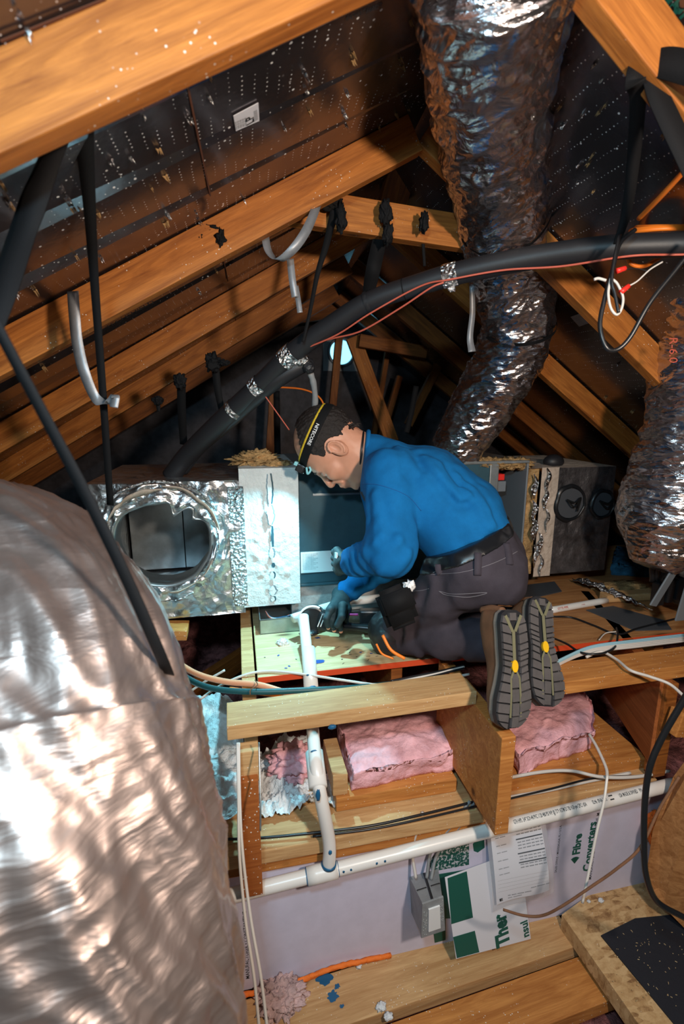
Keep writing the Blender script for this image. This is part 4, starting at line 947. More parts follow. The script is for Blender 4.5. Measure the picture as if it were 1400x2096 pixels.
# ================================================================== insulated line set and wires under the roof
il = thing('insulated_line', 'thick black insulated pipe arching from the right edge down to the duct unit', 'pipe', D(900, 565, 1.2))
lp = [(1700, 486, .88), (1540, 490, .96), (1400, 500, 1.03), (1250, 507, 1.08), (1100, 526, 1.15), (950, 556, 1.22), (850, 585, 1.27), (755, 618, 1.32), (680, 665, 1.38), (600, 722, 1.45), (530, 790, 1.52), (450, 865, 1.60), (385, 930, 1.68), (350, 975, 1.72)]
tube('foam_sleeve', P3(lp), [.0250, .0250, .0250, .0255, .026, .027, .027, .0265, .028, .030, .030, .032, .032, .032], M['rubber'], il, n=160, seg=32)
def lpt(t): return Vector(cr([D(*q) for q in lp], 1000)[int(t*999)][:3])
def line_near(px):
    rows = cr([D(*q) for q in lp], 600); best = min(rows, key=lambda r: abs(700+FPX*((Vector(r)-CAM).dot(RT))/((Vector(r)-CAM).dot(FW))-px)); i = [tuple(q) for q in rows].index(tuple(best))
    a = Vector(rows[max(0, i-1)]); b2 = Vector(rows[min(599, i+1)]); return Vector(best), (b2-a).normalized()
for px, w_, r_, m_ in ((921, .018, .0285, 'foiltape'), (755, .006, .0285, 'rubber'), (828, .0015, .0278, 'black'), (592, .022, .0325, 'foiltape'), (528, .016, .0325, 'foiltape'), (478, .010, .033, 'foiltape')):
    c, T = line_near(px)
    tube('foil_wrap' if m_ == 'foiltape' else 'sleeve_joint', [c-T*w_, c, c+T*w_], r_, M[m_], il, n=14, seg=36, cap=False, disp=lambda s, a, t: .0015*noise.noise(Vector((s*90, a*4, 0))))
c, T = line_near(921); lump('tape_tail', c+Vector((.002, -.01, -.034)), (.010, .004, .008), M['foiltape'], il, amp=.4, sub=3)
# second, lower line
l2 = thing('insulated_line', 'second black insulated line beneath the first, wrapped with foil near its end', 'pipe', D(560, 800, 1.5))
q2 = P3([(640, 742, 1.50), (615, 748, 1.49), (570, 775, 1.50), (525, 812, 1.54), (470, 860, 1.6), (405, 915, 1.68), (370, 960, 1.72)])
tube('foam_sleeve', q2, [.012, .026, .026, .025, .026, .028, .028], M['rubber'], l2, n=70, seg=28)
lump('foil_knot', D(612, 738, 1.47), (.030, .028, .020), M['foiltape'], l2, amp=.35, sub=4)
lump('sleeve_end', D(632, 752, 1.47), (.018, .018, .018), M['rubber'], l2, amp=.2, sub=4)
tube('grey_conduit', P3([(628, 748, 1.48), (640, 778, 1.50), (645, 815, 1.54), (642, 850, 1.58), (640, 900, 1.62), (640, 960, 1.66)]), .0095, M['box_grey'], l2, n=40, seg=16, disp=lambda s, a, t: .0008*sin(s*700))
# thin wires
def wire(pts, r_, m_, label, cat='wire', name='thin_wire', seg=8, group=None):
    return tag(tube(name, P3(pts), r_, M[m_], n=len(pts)*9, seg=seg), label, cat, group)
wire([(1600, 514, .93), (1400, 521, 1.02), (1290, 524, 1.04), (1150, 545, 1.11), (1030, 553, 1.16), (922, 572, 1.20), (860, 586, 1.24), (760, 640, 1.30), (690, 685, 1.36), (618, 716, 1.42)], .0024, 'redwire', 'long thin red wire running along the underside of the black pipe')
wire([(908, 578, 1.20), (880, 590, 1.21), (820, 630, 1.26), (740, 677, 1.33), (680, 693, 1.38), (612, 710, 1.42)], .0024, 'redwire', 'red wire hanging in a shallow loop below the black pipe')
wire([(535, 800, 1.51), (560, 835, 1.53), (592, 880, 1.56)], .002, 'redwire', 'short red wire dropping behind the man\'s head')
wire([(560, 792, 1.9), (620, 797, 1.9), (655, 815, 1.9), (668, 850, 1.9), (672, 880, 1.9)], .0035, 'orange_cable', 'dim orange cable curving down beside the grey conduit')
wire([(450, 858, 1.58), (420, 890, 1.62), (400, 915, 1.66)], .002, 'redwire', 'thin red wire at the lower end of the black pipe')
# orange cord coil
oc_ = thing('extension_cord', 'bright orange cord coiled on top of the black pipe at the right edge', 'cord', D(1340, 470, 1.05))
tube('cord_lead', P3([(1450, 290, .80), (1400, 350, .86), (1350, 405, .94), (1308, 447, 1.03)]), .0050, M['orange_cable'], oc_, n=30, seg=10)
cc = D(1345, 476, 1.09)
for k in range(5):
    pts = []; rx, ry = .054+.004*(k % 3)-.003*k, .034
    for i in range(25):
        a = 2*pi*i/24; pts.append(cc + RT*cos(a)*rx + FW*sin(a)*.05 + UP*(sin(a)*(.020+.002*k) + .003*k) + RT*.002*k)
    tube('cord_loop', pts, .0046, M['orange_cable'], oc_, n=90, seg=8, cap=False)
tube('cord_end', P3([(1281, 520, 1.12), (1292, 540, 1.12), (1318, 545, 1.12), (1350, 528, 1.12)]), .0045, M['orange_cable'], oc_, n=24, seg=8)
# black cable loop and doorbell style wires
wire([(1300, 470, 1.0), (1268, 500, 1.0), (1252, 560, 1.0), (1238, 610, 1.0), (1228, 665, 1.0), (1240, 710, 1.0), (1262, 716, 1.0), (1290, 690, .99), (1330, 620, .97), (1385, 550, .95), (1440, 480, .93)], .0045, 'blackshiny', 'black cable hanging in a long loop below the black pipe', 'cable', 'black_cable', 12)
wire([(1268, 480, .985), (1258, 530, .985), (1252, 575, .985), (1258, 600, .985), (1266, 640, .985)], .0034, 'blackshiny', 'short black cable tail ending among the white wires', 'cable', 'black_cable', 10)
wire([(1250, 570, .99), (1245, 600, .99), (1250, 630, .99), (1262, 644, .99), (1272, 632, .99), (1275, 608, .99), (1264, 582, .99), (1254, 572, .99)], .0026, 'white_cable', 'cream wire looped below the black strap at right')
wire([(1356, 536, 1.0), (1330, 552, 1.0), (1305, 575, 1.0), (1288, 585, 1.0)], .0016, 'white_cable', 'thin cream wire running to the lower red connector')
wire([(1330, 556, 1.0), (1305, 550, 1.0), (1282, 551, 1.0)], .0010, 'blackshiny', 'thin dark wire running to the upper red connector')
for (a, b2, lab) in (((1262, 555), (1280, 549), 'upper red wire connector under the black pipe'), ((1270, 599), (1287, 585), 'lower red wire connector beside the cream wire loop')):
    tag(tube('wire_connector', [D(*a, .99), D(*b2, .99)], [.0055, .0046], M['red'], n=4, seg=14), lab, 'connector')
wire([(1216, 572, 1.0), (1225, 570, 1.0), (1240, 574, 1.0)], .0030, 'white_cable', 'short stripped wire end poking out left of the cable loop')

# ================================================================== black hanging straps
def strap(pts, ws, label, knot=None, side=None, twist=0, name='webbing_strap', m_='black', thick=.002):
    t = thing(name, label, 'strap', D(*pts[0]))
    ribbon('band', P3(pts), ws, M[m_], t, thick, side, None, twist)
    for (px, py, zc, rx, rz) in (knot or []):
        lump('knot', D(px, py, zc), (rx, .012, rz), M[m_], t, amp=.55, freq=2.2, sub=4)
    return t
strap([(165, 222, .69), (172, 280, .72), (183, 420, .82), (195, 600, .95), (210, 800, 1.06), (226, 1034, 1.2)], [.034, .027, .020, .016, .016, .016], 'black strap hanging straight from the nearest rafter to the foil box')
strap([(150, 228, .68), (118, 290, .67), (85, 370, .66), (45, 480, .66), (0, 615, .60), (-60, 760, .55)], [.030, .030, .034, .038, .036, .034], 'wide black strap sweeping from the nearest rafter to the left edge')
strap([(-60, 560, .48), (0, 680, .50), (90, 850, .54), (180, 1020, .58), (262, 1190, .61), (330, 1345, .655), (352, 1400, .76)], [.012, .012, .013, .0145, .015, .016, .016], 'taut black strap crossing in front of the big foreground duct')
strap([(684, 430, 1.28), (668, 500, 1.34), (650, 560, 1.37), (634, 640, 1.37), (620, 700, 1.37)], [.020, .018, .014, .010, .008], 'narrow black strap from the collar tie to the knot on the black pipe', [(683, 418, 1.28, .026, .016), (698, 448, 1.28, .013, .034)])
strap([(789, 440, 1.34), (775, 500, 1.38), (762, 560, 1.42), (752, 612, 1.32)], [.026, .040, .042, .030], 'wide black strap from the middle of the collar tie down to the black pipe', [(790, 435, 1.30, .016, .030), (794, 478, 1.32, .014, .028)])
strap([(868, 450, 1.33), (866, 490, 1.38), (869, 545, 1.40)], [.012, .009, .008], 'short thin black strap at the right end of the collar tie', [(868, 455, 1.31, .012, .024)])
strap([(415, 470, 1.17), (412, 500, 1.17)], [.022, .012], 'black strap end knotted over the second left rafter', [(436, 470, 1.17, .030, .012), (452, 488, 1.17, .012, .020), (412, 484, 1.17, .010, .020)])
strap([(371, 790, 1.60), (372, 840, 1.66), (376, 910, 1.75)], [.028, .028, .026], 'black strap hanging on a rafter above the foil box, leftmost long one', [(368, 780, 1.58, .018, .022)])
strap([(440, 745, 1.62), (446, 800, 1.64), (456, 850, 1.66)], [.026, .024, .020], 'black strap end hanging from a rafter just above the black pipe', [(436, 742, 1.60, .022, .030), (458, 742, 1.60, .018, .010)])
strap([(323, 825, 1.62), (325, 842, 1.62)], [.016, .010], 'small black strap stub on a rafter, lowest of the left ones', [(323, 820, 1.61, .016, .014)])
strap([(1312, 110, .76), (1300, 165, .76), (1306, 200, .79), (1297, 320, .90), (1283, 430, .97), (1262, 500, 1.01)], [.026, .030, .024, .023, .020, .014], 'long black strap from the top right rafter down to the black pipe', [(1312, 108, .755, .015, .018), (1338, 96, .755, .009, .018)])
strap([(1322, 130, .755), (1360, 128, .74), (1420, 142, .72), (1480, 160, .70)], [.030, .038, .040, .040], 'black strap running sideways from the top right knot out of the picture', side=(0, 0, 1))
strap([(1328, 130, .76), (1345, 190, .76), (1372, 250, .76), (1405, 320, .76), (1450, 420, .76)], [.028, .034, .036, .036, .034], 'black strap slanting down to the right from the top right knot')
strap([(1160, 545, 1.55), (1138, 580, 1.60), (1118, 612, 1.66)], [.022, .020, .018], 'short black strap slanting below the black pipe beside the big duct', side=(.7, 0, .7))
strap([(566, 800, 2.3), (567, 870, 2.3), (568, 935, 2.3)], [.030, .030, .030], 'dim black strap hanging against the gable wall left of the conduit')
strap([(852, 790, 2.2), (843, 840, 2.2), (832, 885, 2.2)], [.024, .024, .024], 'dim black strap behind the lower end of the central duct')
# grey tape strips
def tp(pts, ws, label, **k): 
    return strap(pts, ws, label, name='tape_strip', m_='tape', thick=.0008, **k)
tp([(149, 596, 1.02), (152, 640, 1.02), (158, 700, 1.03), (172, 760, 1.04), (196, 815, 1.06), (222, 826, 1.05), (236, 812, 1.04), (233, 834, 1.04)], [.024, .024, .024, .024, .022, .020, .018, .018], 'grey tape strip curling down left of the straight black strap', side=RT)
tp([(655, 392, 1.22), (645, 430, 1.20), (625, 475, 1.18), (598, 512, 1.18), (570, 532, 1.20), (550, 515, 1.22), (543, 480, 1.23), (545, 442, 1.24)], [.020, .021, .022, .022, .022, .021, .020, .018], 'grey tape strip hanging in a wide U from the second rafter', side=RT+FW*.5)
tp([(594, 530, 1.25), (598, 570, 1.25), (604, 608, 1.26)], [.018, .018, .018], 'short straight grey tape strip below the U-shaped one')
tp([(605, 585, 1.28), (610, 612, 1.27), (614, 640, 1.27)], [.014, .014, .014], 'dark end of grey tape hanging lowest above the black pipe')
tp([(966, 585, 1.52), (967, 640, 1.55), (962, 690, 1.58), (966, 720, 1.58)], [.016, .018, .020, .024], 'pale strap tag hanging left of the bent duct', side=RT)

# ================================================================== cables over the framing
def cab(pts, r_, m_, label, **k): return wire(pts, r_, m_, label, 'cable', 'cable', 10, **k)
def Zc(px, py, z): p = AZ(px, py, z); return p
def zcab(pts, r_, m_, label, name='cable', seg=10):
    return tag(tube(name, [AZ(*q) for q in pts], r_, M[m_], n=len(pts)*10, seg=seg), label, 'cable')
zcab([(300, 1325, .70), (345, 1345, .70), (400, 1378, .69), (460, 1395, .685), (530, 1402, .685), (600, 1420, .67), (680, 1420, .66)], .0085, 'salmon', 'salmon flexible tube coming from behind the big duct', 'flexible_tube', 14)
zcab([(300, 1340, .69), (345, 1362, .69), (390, 1392, .685), (440, 1410, .683), (520, 1416, .684), (620, 1413, .68), (720, 1408, .67), (800, 1400, .66)], .0085, 'teal_cable', 'dark teal cable running below the salmon tube')
zcab([(470, 1410, .66), (580, 1423, .655), (700, 1418, .65)], .006, 'orange_cable', 'short orange cable under the dark teal cable')
zcab([(380, 1455, .60), (440, 1410, .64), (500, 1382, .672), (550, 1374, .676), (620, 1380, .676), (700, 1392, .674), (780, 1402, .67), (860, 1398, .668), (930, 1382, .67)], .0038, 'white_cable', 'white cable arching over the front edge of the pale plywood')
zcab([(660, 1432, .69), (720, 1412, .69), (800, 1402, .69), (880, 1396, .69), (960, 1380, .69)], .0038, 'white_cable', 'white cable lying along the back of the left beam')
zcab([(372, 1428, .56), (415, 1398, .60), (460, 1372, .64)], .0038, 'white_cable', 'short white cable above the white insulation, left')
for k in range(3):
    zcab([(800, 1404-k*5, .668+k*.004), (850, 1392-k*4, .67+k*.004), (900, 1380-k*3, .674+k*.003), (950, 1368-k*3, .676)], .0035, 'blackshiny' if k != 1 else 'white_cable', ('thin black cable behind the beam under the shin', 'white cable between two black ones behind the beam', 'uppermost thin black cable behind the beam')[k])
for k in range(5):
    d = k*3.2
    zcab([(1090, 1392-d*.8, .715+.002*k), (1160, 1352-d*.6, .715+k*.003), (1215, 1334-d*.9, .715+k*.003), (1300, 1324-d*1.0, .71+k*.002), (1400, 1312-d, .70)], .0042, 'white_cable' if k < 3 else 'blue_cable',
         ('lowest white cable of the bundle behind the right beam', 'second lowest white cable of the bundle behind the right beam', 'middle white cable of the bundle behind the right beam', 'pale blue cable near the top of the bundle behind the right beam', 'topmost pale blue cable of the bundle behind the right beam')[k])
zcab([(1200, 1345, .72), (1230, 1334, .725), (1262, 1350, .725), (1290, 1372, .73), (1330, 1385, .72), (1370, 1400, .71), (1400, 1425, .70)], .0042, 'white_cable', 'loose whitish cable crossing over the top of the right beam')
zcab([(1130, 1262, .676), (1170, 1264, .676), (1215, 1280, .676), (1265, 1298, .676), (1310, 1285, .676), (1400, 1262, .676)], .0035, 'blackshiny', 'thin black cable wandering across the worn plywood')
zcab([(1130, 1305, .70), (1160, 1318, .72), (1190, 1336, .725), (1230, 1338, .73), (1258, 1325, .72), (1264, 1300, .70), (1262, 1285, .68)], .0035, 'blackshiny', 'black cable looping over the white cable bundle')
zcab([(1226, 1310, .68), (1240, 1296, .685), (1262, 1293, .69)], .002, 'white_cable', 'tiny cream wire offcut on the red plywood edge')
# cables on the ledger boards
zc2 = lambda pts, r_, m_, l_: zcab(pts, r_, m_, l_)
zc2([(425, 1718, .34), (520, 1716, .342), (640, 1705, .343), (760, 1690, .343), (860, 1668, .343), (975, 1640, .343)], .0035, 'blackshiny', 'black cable stretched along the long speckled plate')
zc2([(640, 1712, .343), (760, 1697, .343), (860, 1677, .343), (975, 1650, .343)], .003, 'blackshiny', 'second black cable just below the first on the plate')
zc2([(1030, 1594, .385), (1110, 1580, .392), (1170, 1578, .392), (1230, 1590, .385), (1300, 1590, .372), (1370, 1578, .36)], .0048, 'white_cable', 'greyish white cable running along the right ledger board')
zc2([(1030, 1634, .345), (1120, 1618, .35), (1200, 1600, .352), (1290, 1582, .36)], .0048, 'white_cable', 'white cable below it, on the plate behind the printed pipe')
zc2([(1030, 1638, .345), (1130, 1614, .36), (1220, 1592, .37), (1310, 1588, .37)], .0028, 'blackshiny', 'thin black cable between the two white cables on the right ledger')
zc2([(1206, 1503, .44), (1222, 1530, .43), (1240, 1570, .41), (1243, 1590, .40)], .0045, 'white_cable', 'white cable emerging from the end of the right pink batt')
cab([(1243, 1588, 1.18), (1236, 1640, 1.16), (1222, 1700, 1.155), (1208, 1770, 1.155), (1192, 1848, 1.15)], .0032, 'white_cable', 'white cable hanging down over the right-hand print of the panel')
# flat cables into the switch box
for k, (px0, mid, end, lab) in enumerate(((866, [(852, 1705), (844, 1745)], (851, 1797), 'left grey cable entering the top of the switch box'), (962, [(920, 1695), (884, 1738)], (873, 1797), 'right grey cable curving into the top of the switch box'), (972, [(932, 1703), (896, 1746)], (882, 1800), 'lowest grey cable curving into the top of the switch box'))):
    pts = [AY(px0, 1640 if k else 1662, 1.094)]+[AY(*q, 1.088) for q in mid]+[AY(*end, 1.06)]
    tag(tube('cable', pts, .0044, M['box_grey' if k else 'white_cable'], n=36, seg=10), lab, 'cable')
cab([(1030, 1862, 1.19), (1072, 1874, 1.165), (1110, 1874, 1.15), (1150, 1855, 1.12), (1210, 1815, 1.10), (1260, 1780, 1.08), (1310, 1735, 1.06), (1350, 1655, 1.05), (1390, 1590, 1.04)], .0030, 'leather', 'grey-brown cable snaking from behind the card to the right edge')
cab([(1430, 1380, .98), (1395, 1440, 1.0), (1355, 1510, 1.02), (1330, 1570, 1.03), (1320, 1640, 1.04), (1318, 1720, 1.05), (1322, 1790, 1.06), (1345, 1845, 1.08), (1400, 1878, 1.08)], .0065, 'blackshiny', 'thick black cable hanging at the right edge down to the black mat')
for k, dx in enumerate((0, 7)):
    cab([(486+dx*.4, 1520, 1.10), (488+dx*.4, 1640, 1.05), (490+dx, 1750, 1.02), (502+dx*1.6, 1880, 1.0), (520+dx*2.0, 2000, .98), (532+dx*2.4, 2120, .97)], .0032, 'white_cable', ('left white cable hanging beside the sawn post', 'right white cable hanging beside the sawn post')[k])
tag(tube('thin_wire', P3([(530, 1520, 1.11), (533, 1640, 1.06), (533, 1700, 1.05)]), .002, M['steel'], n=20, seg=6), 'thin grey wire running down the right side of the sawn post', 'wire')
tag(tube('cable_tie', [AZ(522, 1392, .70), AZ(527, 1402, .705), AZ(513, 1412, .70), AZ(512, 1422, .69)], .0015, M['leather'], n=20, seg=6), 'thin rusty tie around the salmon tube and teal cable', 'tie')
# ================================================================== the kneeling man (distance fields meshed into continuous surfaces)
from mathutils.bvhtree import BVHTree
A3 = lambda v: np.array(v, float)
def f_caps(P, a, b_, ra, rb):
    a, b_ = A3(a), A3(b_); d = b_-a; t = np.clip(((P-a)@d)/max(d@d, 1e-9), 0, 1)
    return np.linalg.norm(P-(a+t[..., None]*d), axis=-1)-(ra+(rb-ra)*t)
def f_ell(P, c, r, Rm=None):
    q = P-A3(c)
    if Rm is not None: q = q@Rm
    r = A3(r); k0 = np.linalg.norm(q/r, axis=-1); k1 = np.linalg.norm(q/(r*r), axis=-1); return k0*(k0-1)/np.maximum(k1, 1e-9)
def smin(a, b_, k): h = np.clip(.5+.5*(b_-a)/k, 0, 1); return b_*(1-h)+a*h-k*h*(1-h)
def smax(a, b_, k): return -smin(-a, -b_, k)
def union(P, prims, k):
    f = None
    for q in prims:
        d = f_caps(P, *q[1:]) if q[0] == 'c' else f_ell(P, *q[1:]); f = d if f is None else smin(f, d, k)
    return f
def nets(fn, lo, hi, h):
    lo, hi = A3(lo), A3(hi); n = np.ceil((hi-lo)/h).astype(int)+1
    g = np.stack(np.meshgrid(*[lo[i]+h*np.arange(n[i]) for i in range(3)], indexing='ij'), -1); Fv = fn(g).astype(np.float32)
    cn = [(i, j, k) for i in (0, 1) for j in (0, 1) for k in (0, 1)]
    sub = lambda c: Fv[c[0]:n[0]-1+c[0], c[1]:n[1]-1+c[1], c[2]:n[2]-1+c[2]]
    sg = [sub(c) < 0 for c in cn]; anyi = np.logical_or.reduce(sg); alli = np.logical_and.reduce(sg); act = anyi & ~alli
    idx = -np.ones(act.shape, int); ii = np.argwhere(act); idx[act] = np.arange(len(ii))
    acc = np.zeros((len(ii), 3)); cnt = np.zeros(len(ii)); vals = {c: sub(c)[act] for c in cn}
    for c in cn:
        for ax_ in range(3):
            if c[ax_] == 0:
                c2 = tuple(1 if q == ax_ else c[q] for q in range(3)); a, b_ = vals[c], vals[c2]; m_ = (a < 0) != (b_ < 0)
                t = np.where(m_, a/np.where(m_, a-b_, 1), 0); p = np.tile(A3(c), (len(ii), 1)); p[:, ax_] = t
                acc[m_] += p[m_]; cnt[m_] += 1
    V = lo+h*(ii+acc/np.maximum(cnt, 1)[:, None]); Fc = []
    for ax_ in range(3):
        o1, o2 = [(1, 2), (2, 0), (0, 1)][ax_]
        s0 = [slice(None)]*3; s1 = [slice(None)]*3; s0[ax_] = slice(0, -1); s1[ax_] = slice(1, None)
        a = Fv[tuple(s0)] < 0; b_ = Fv[tuple(s1)] < 0; ch = np.argwhere(a != b_)
        ok = (ch[:, o1] > 0) & (ch[:, o2] > 0) & (ch[:, o1] < n[o1]-1) & (ch[:, o2] < n[o2]-1); ch = ch[ok]
        e1 = np.zeros(3, int); e1[o1] = 1; e2 = np.zeros(3, int); e2[o2] = 1
        q = [idx[tuple((ch-d).T)] for d in (e1+e2, e2, 0*e1, e1)]; Q = np.stack(q, 1); fl = ~a[tuple(ch.T)]; Q[fl] = Q[fl][:, ::-1]; Fc.append(Q[(Q >= 0).all(1)])
    return V, np.concatenate(Fc)
def relax(V, Fq, it=2, lam=.5):
    E = np.concatenate([Fq[:, [0, 1]], Fq[:, [1, 2]], Fq[:, [2, 3]], Fq[:, [3, 0]]]); E = np.concatenate([E, E[:, ::-1]])
    for _ in range(it):
        s = np.zeros_like(V); c = np.zeros(len(V)); np.add.at(s, E[:, 0], V[E[:, 1]]); np.add.at(c, E[:, 0], 1); V = V+lam*(s/np.maximum(c, 1)[:, None]-V)
    return V
def np_obj(name, V, F, m, parent): return mesh_obj(name, V.tolist(), F.tolist(), m, parent, True)
def vnoise(P, f, seed=0):   # cheap smooth noise on arrays
    p = P*f+seed; return (np.sin(p[..., 0]*1.7+np.sin(p[..., 1]*2.3+1.3))*np.cos(p[..., 2]*1.9+np.sin(p[..., 0]*1.1+seed)) + .5*np.sin(p[..., 1]*3.7+p[..., 2]*2.9+np.sin(p[..., 0]*4.1)))/1.5

man = thing('person', 'kneeling man in blue sweater, dark trousers and headlamp, bent over a tool', 'person', AZ(900, 1340, ZP))
LAT = A3((-.45, -.89, 0)); Pn = A3
def q3(px, py, v): return A3(AY(px, py, v))
# --- landmarks
T0, T1, T2, T3 = q3(803, 972, 1.50), q3(868, 1005, 1.45), q3(938, 1062, 1.38), q3(968, 1112, 1.33)
HP = q3(985, 1150, 1.30)
NB = q3(752, 925, 1.52)
SHL, ELL, WRL = q3(797, 968, 1.36), q3(800, 1128, 1.24), q3(716, 1152, 1.37)
SHR, ELR, WRR = q3(775, 985, 1.62), q3(800, 1150, 1.56), q3(706, 1212, 1.60)
KNL, ANL = q3(808, 1296, 1.40), q3(990, 1312, 1.175)
KNR, ANR = q3(860, 1290, 1.66), q3(1080, 1275, 1.23)
THL, THR = q3(965, 1165, 1.21), q3(985, 1160, 1.40)
def torso(P):
    pr = []
    for c, r_, o_ in ((T0, .100, .075), (T1, .128, .070), (T2, .128, .060), (T3, .108, .060), (HP, .110, .065)): pr.append((c, r_, o_))
    f = None
    for (a, ra, oa), (b_, rb, ob) in zip(pr[:-1], pr[1:]):
        for s_ in (-1, 0, 1):
            d = f_caps(P, a+LAT*s_*oa, b_+LAT*s_*ob, ra*(1 if s_ else 1.04), rb*(1 if s_ else 1.04)); f = d if f is None else smin(f, d, .03)
    return f
bn_ = A3(RT*-.416+UP*.909); bp = q3(972, 1122, 1.2)
def below(P, off): return (P-bp)@bn_-off      # >0 on the chest side
def sweater(P):
    f = torso(P)
    f = smin(f, f_caps(P, T0, NB+A3(UP)*-.01+A3(RT)*.005, .085, .066), .05)
    f = smax(f, -below(P, .012), .004)
    arm = smin(f_caps(P, SHL, ELL, .074, .070), f_caps(P, ELL, WRL, .064, .040), .03)
    # bunched rings on the forearm
    d = WRL-ELL; t = ((P-ELL)@d)/(d@d)
    arm = arm+.0050*np.sin(t*26+4*vnoise(P, 14))*np.clip(t*1.6, 0, 1)*np.clip(3.2-3*t, 0, 1)
    dd = ELL-SHL; t2 = ((P-SHL)@dd)/(dd@dd); arm = arm+.0030*vnoise(P, 26, 2)*np.clip(t2, 0, 1)
    arr = smin(f_caps(P, SHR, ELR, .070, .055), f_caps(P, ELR, WRR, .052, .038), .03)
    d = WRR-ELR; t = ((P-ELR)@d)/(d@d); arr = arr+.0040*np.sin(t*22+3*vnoise(P, 16))*np.clip(t*2, 0, 1)
    arm = smax(arm, ((P-WRL)@((WRL-ELL)/np.linalg.norm(WRL-ELL)))-.004, .004); arr = smax(arr, ((P-WRR)@((WRR-ELR)/np.linalg.norm(WRR-ELR)))-.012, .004)
    f = smin(f, arm, .022); f = smin(f, arr, .035)
    # folds fanning from the armpit and along the back
    for (pts, r_, dep) in (((q3(862, 1000, 1.22), q3(930, 1090, 1.16)), .012, .008), ((q3(850, 1040, 1.20), q3(900, 1130, 1.16)), .012, .008), ((q3(870, 925, 1.33), q3(950, 1010, 1.22)), .014, .006),
                           ((q3(905, 1140, 1.16), q3(960, 1110, 1.16)), .010, .004), ((q3(895, 1118, 1.16), q3(985, 1050, 1.16)), .010, .006), ((q3(820, 905, 1.40), q3(835, 960, 1.32)), .012, .005), ((q3(855, 1075, 1.17), q3(880, 1150, 1.15)), .010, .007), ((q3(940, 960, 1.28), q3(1010, 1070, 1.18)), .012, .005), ((q3(760, 1010, 1.27), q3(775, 1110, 1.20)), .010, .003), ((q3(830, 1090, 1.17), q3(770, 1165, 1.20)), .009, .004), ((q3(845, 1130, 1.17), q3(780, 1185, 1.19)), .008, .004)):
        g_ = f_caps(P, pts[0], pts[1], r_*.6, r_); pen = np.exp(-(np.abs(g_)/.013)**2)-.8*np.exp(-((g_-.026)/.012)**2); f = f-dep*1.7*pen*(.75+.35*vnoise(P, 12))
    f = f+.0036*vnoise(P, 15, 5)+.0018*vnoise(P, 34, 1)
    na_ = A3(RT*-.93+UP*.10); na_ /= np.linalg.norm(na_); near_ = np.linalg.norm(P-NB, axis=-1) < .16
    f = np.where(near_, smax(f, ((P-NB)@na_)-.012, .006), f)
    return f
allp = np.array([T0, T1, T2, T3, HP, NB, SHL, ELL, WRL, SHR, ELR, WRR])
V, F = nets(sweater, allp.min(0)-.19, allp.max(0)+.19, .0068); V = relax(V, F, 1, .4); sw = np_obj('sweater', V, F, M['sweater'], man)
def pants_hull(P):
    f = torso(P)
    for s_ in (-1, 1): f = smin(f, f_ell(P, q3(1008, 1160, 1.27)+LAT*s_*.075, (.092, .092, .092)), .05)
    lt = smin(f_caps(P, THL, KNL+A3(UP)*.018, .098, .066), f_caps(P, KNL, ANL, .060, .060), .018)
    rt = smin(f_caps(P, THR, KNR+A3(UP)*.03, .095, .066), f_caps(P, KNR, ANR, .060, .055), .018)
    d = ANL-KNL; t = ((P-KNL)@d)/(d@d); lt = lt+.0075*np.sin(t*17+3.5*vnoise(P, 11))*np.clip(t*3, 0, 1)*np.clip(3-2.6*t, 0, 1)
    f = smin(f, lt, .03); f = smin(f, rt, .03)
    for (a, b_, r_, dep) in ((q3(850, 1232, 1.25), q3(1000, 1205, 1.15), .008, .007), (q3(835, 1250, 1.27), q3(980, 1230, 1.15), .008, .007), (q3(905, 1185, 1.12), q3(1000, 1180, 1.1), .01, .004)):
        g_ = f_caps(P, a, b_, r_, r_); f = f-dep*np.exp(-(g_/.012)**2)
    return f+.0036*vnoise(P, 15, 3)+.0022*vnoise(P, 33, 1)
def pants(P):
    f = pants_hull(P)
    for w_, e_, off in ((ANL, KNL, .028), (ANR, KNR, .018)):
        ax_ = (w_-e_)/np.linalg.norm(w_-e_); near_ = np.linalg.norm(P-w_, axis=-1) < .13; f = np.where(near_, smax(f, ((P-w_)@ax_)-off, .004), f)
    f = np.where(np.linalg.norm(P-T3, axis=-1) < .26, np.maximum(f, below(P, -.008)), f)
    return np.maximum(f, ZP+.001-P[..., 2])
allp = np.array([T3, HP, THL, THR, KNL, KNR, ANL, ANR])
V, F = nets(pants, allp.min(0)-.16, allp.max(0)+.16, .0068); V = relax(V, F, 1, .4); tr = np_obj('trousers', V, F, M['trouser'], man)
# belt: a band of the torso surface between hem and trousers
def beltf(P): return smax(pants_hull(P)-.0035, np.abs(below(P, .001))-.0185, .003)
V, F = nets(beltf, T3-.23, T3+.23, .0042); V = relax(V, F, 3, .5); bl_ = np_obj('belt', V, F, M['blackshiny'], man)
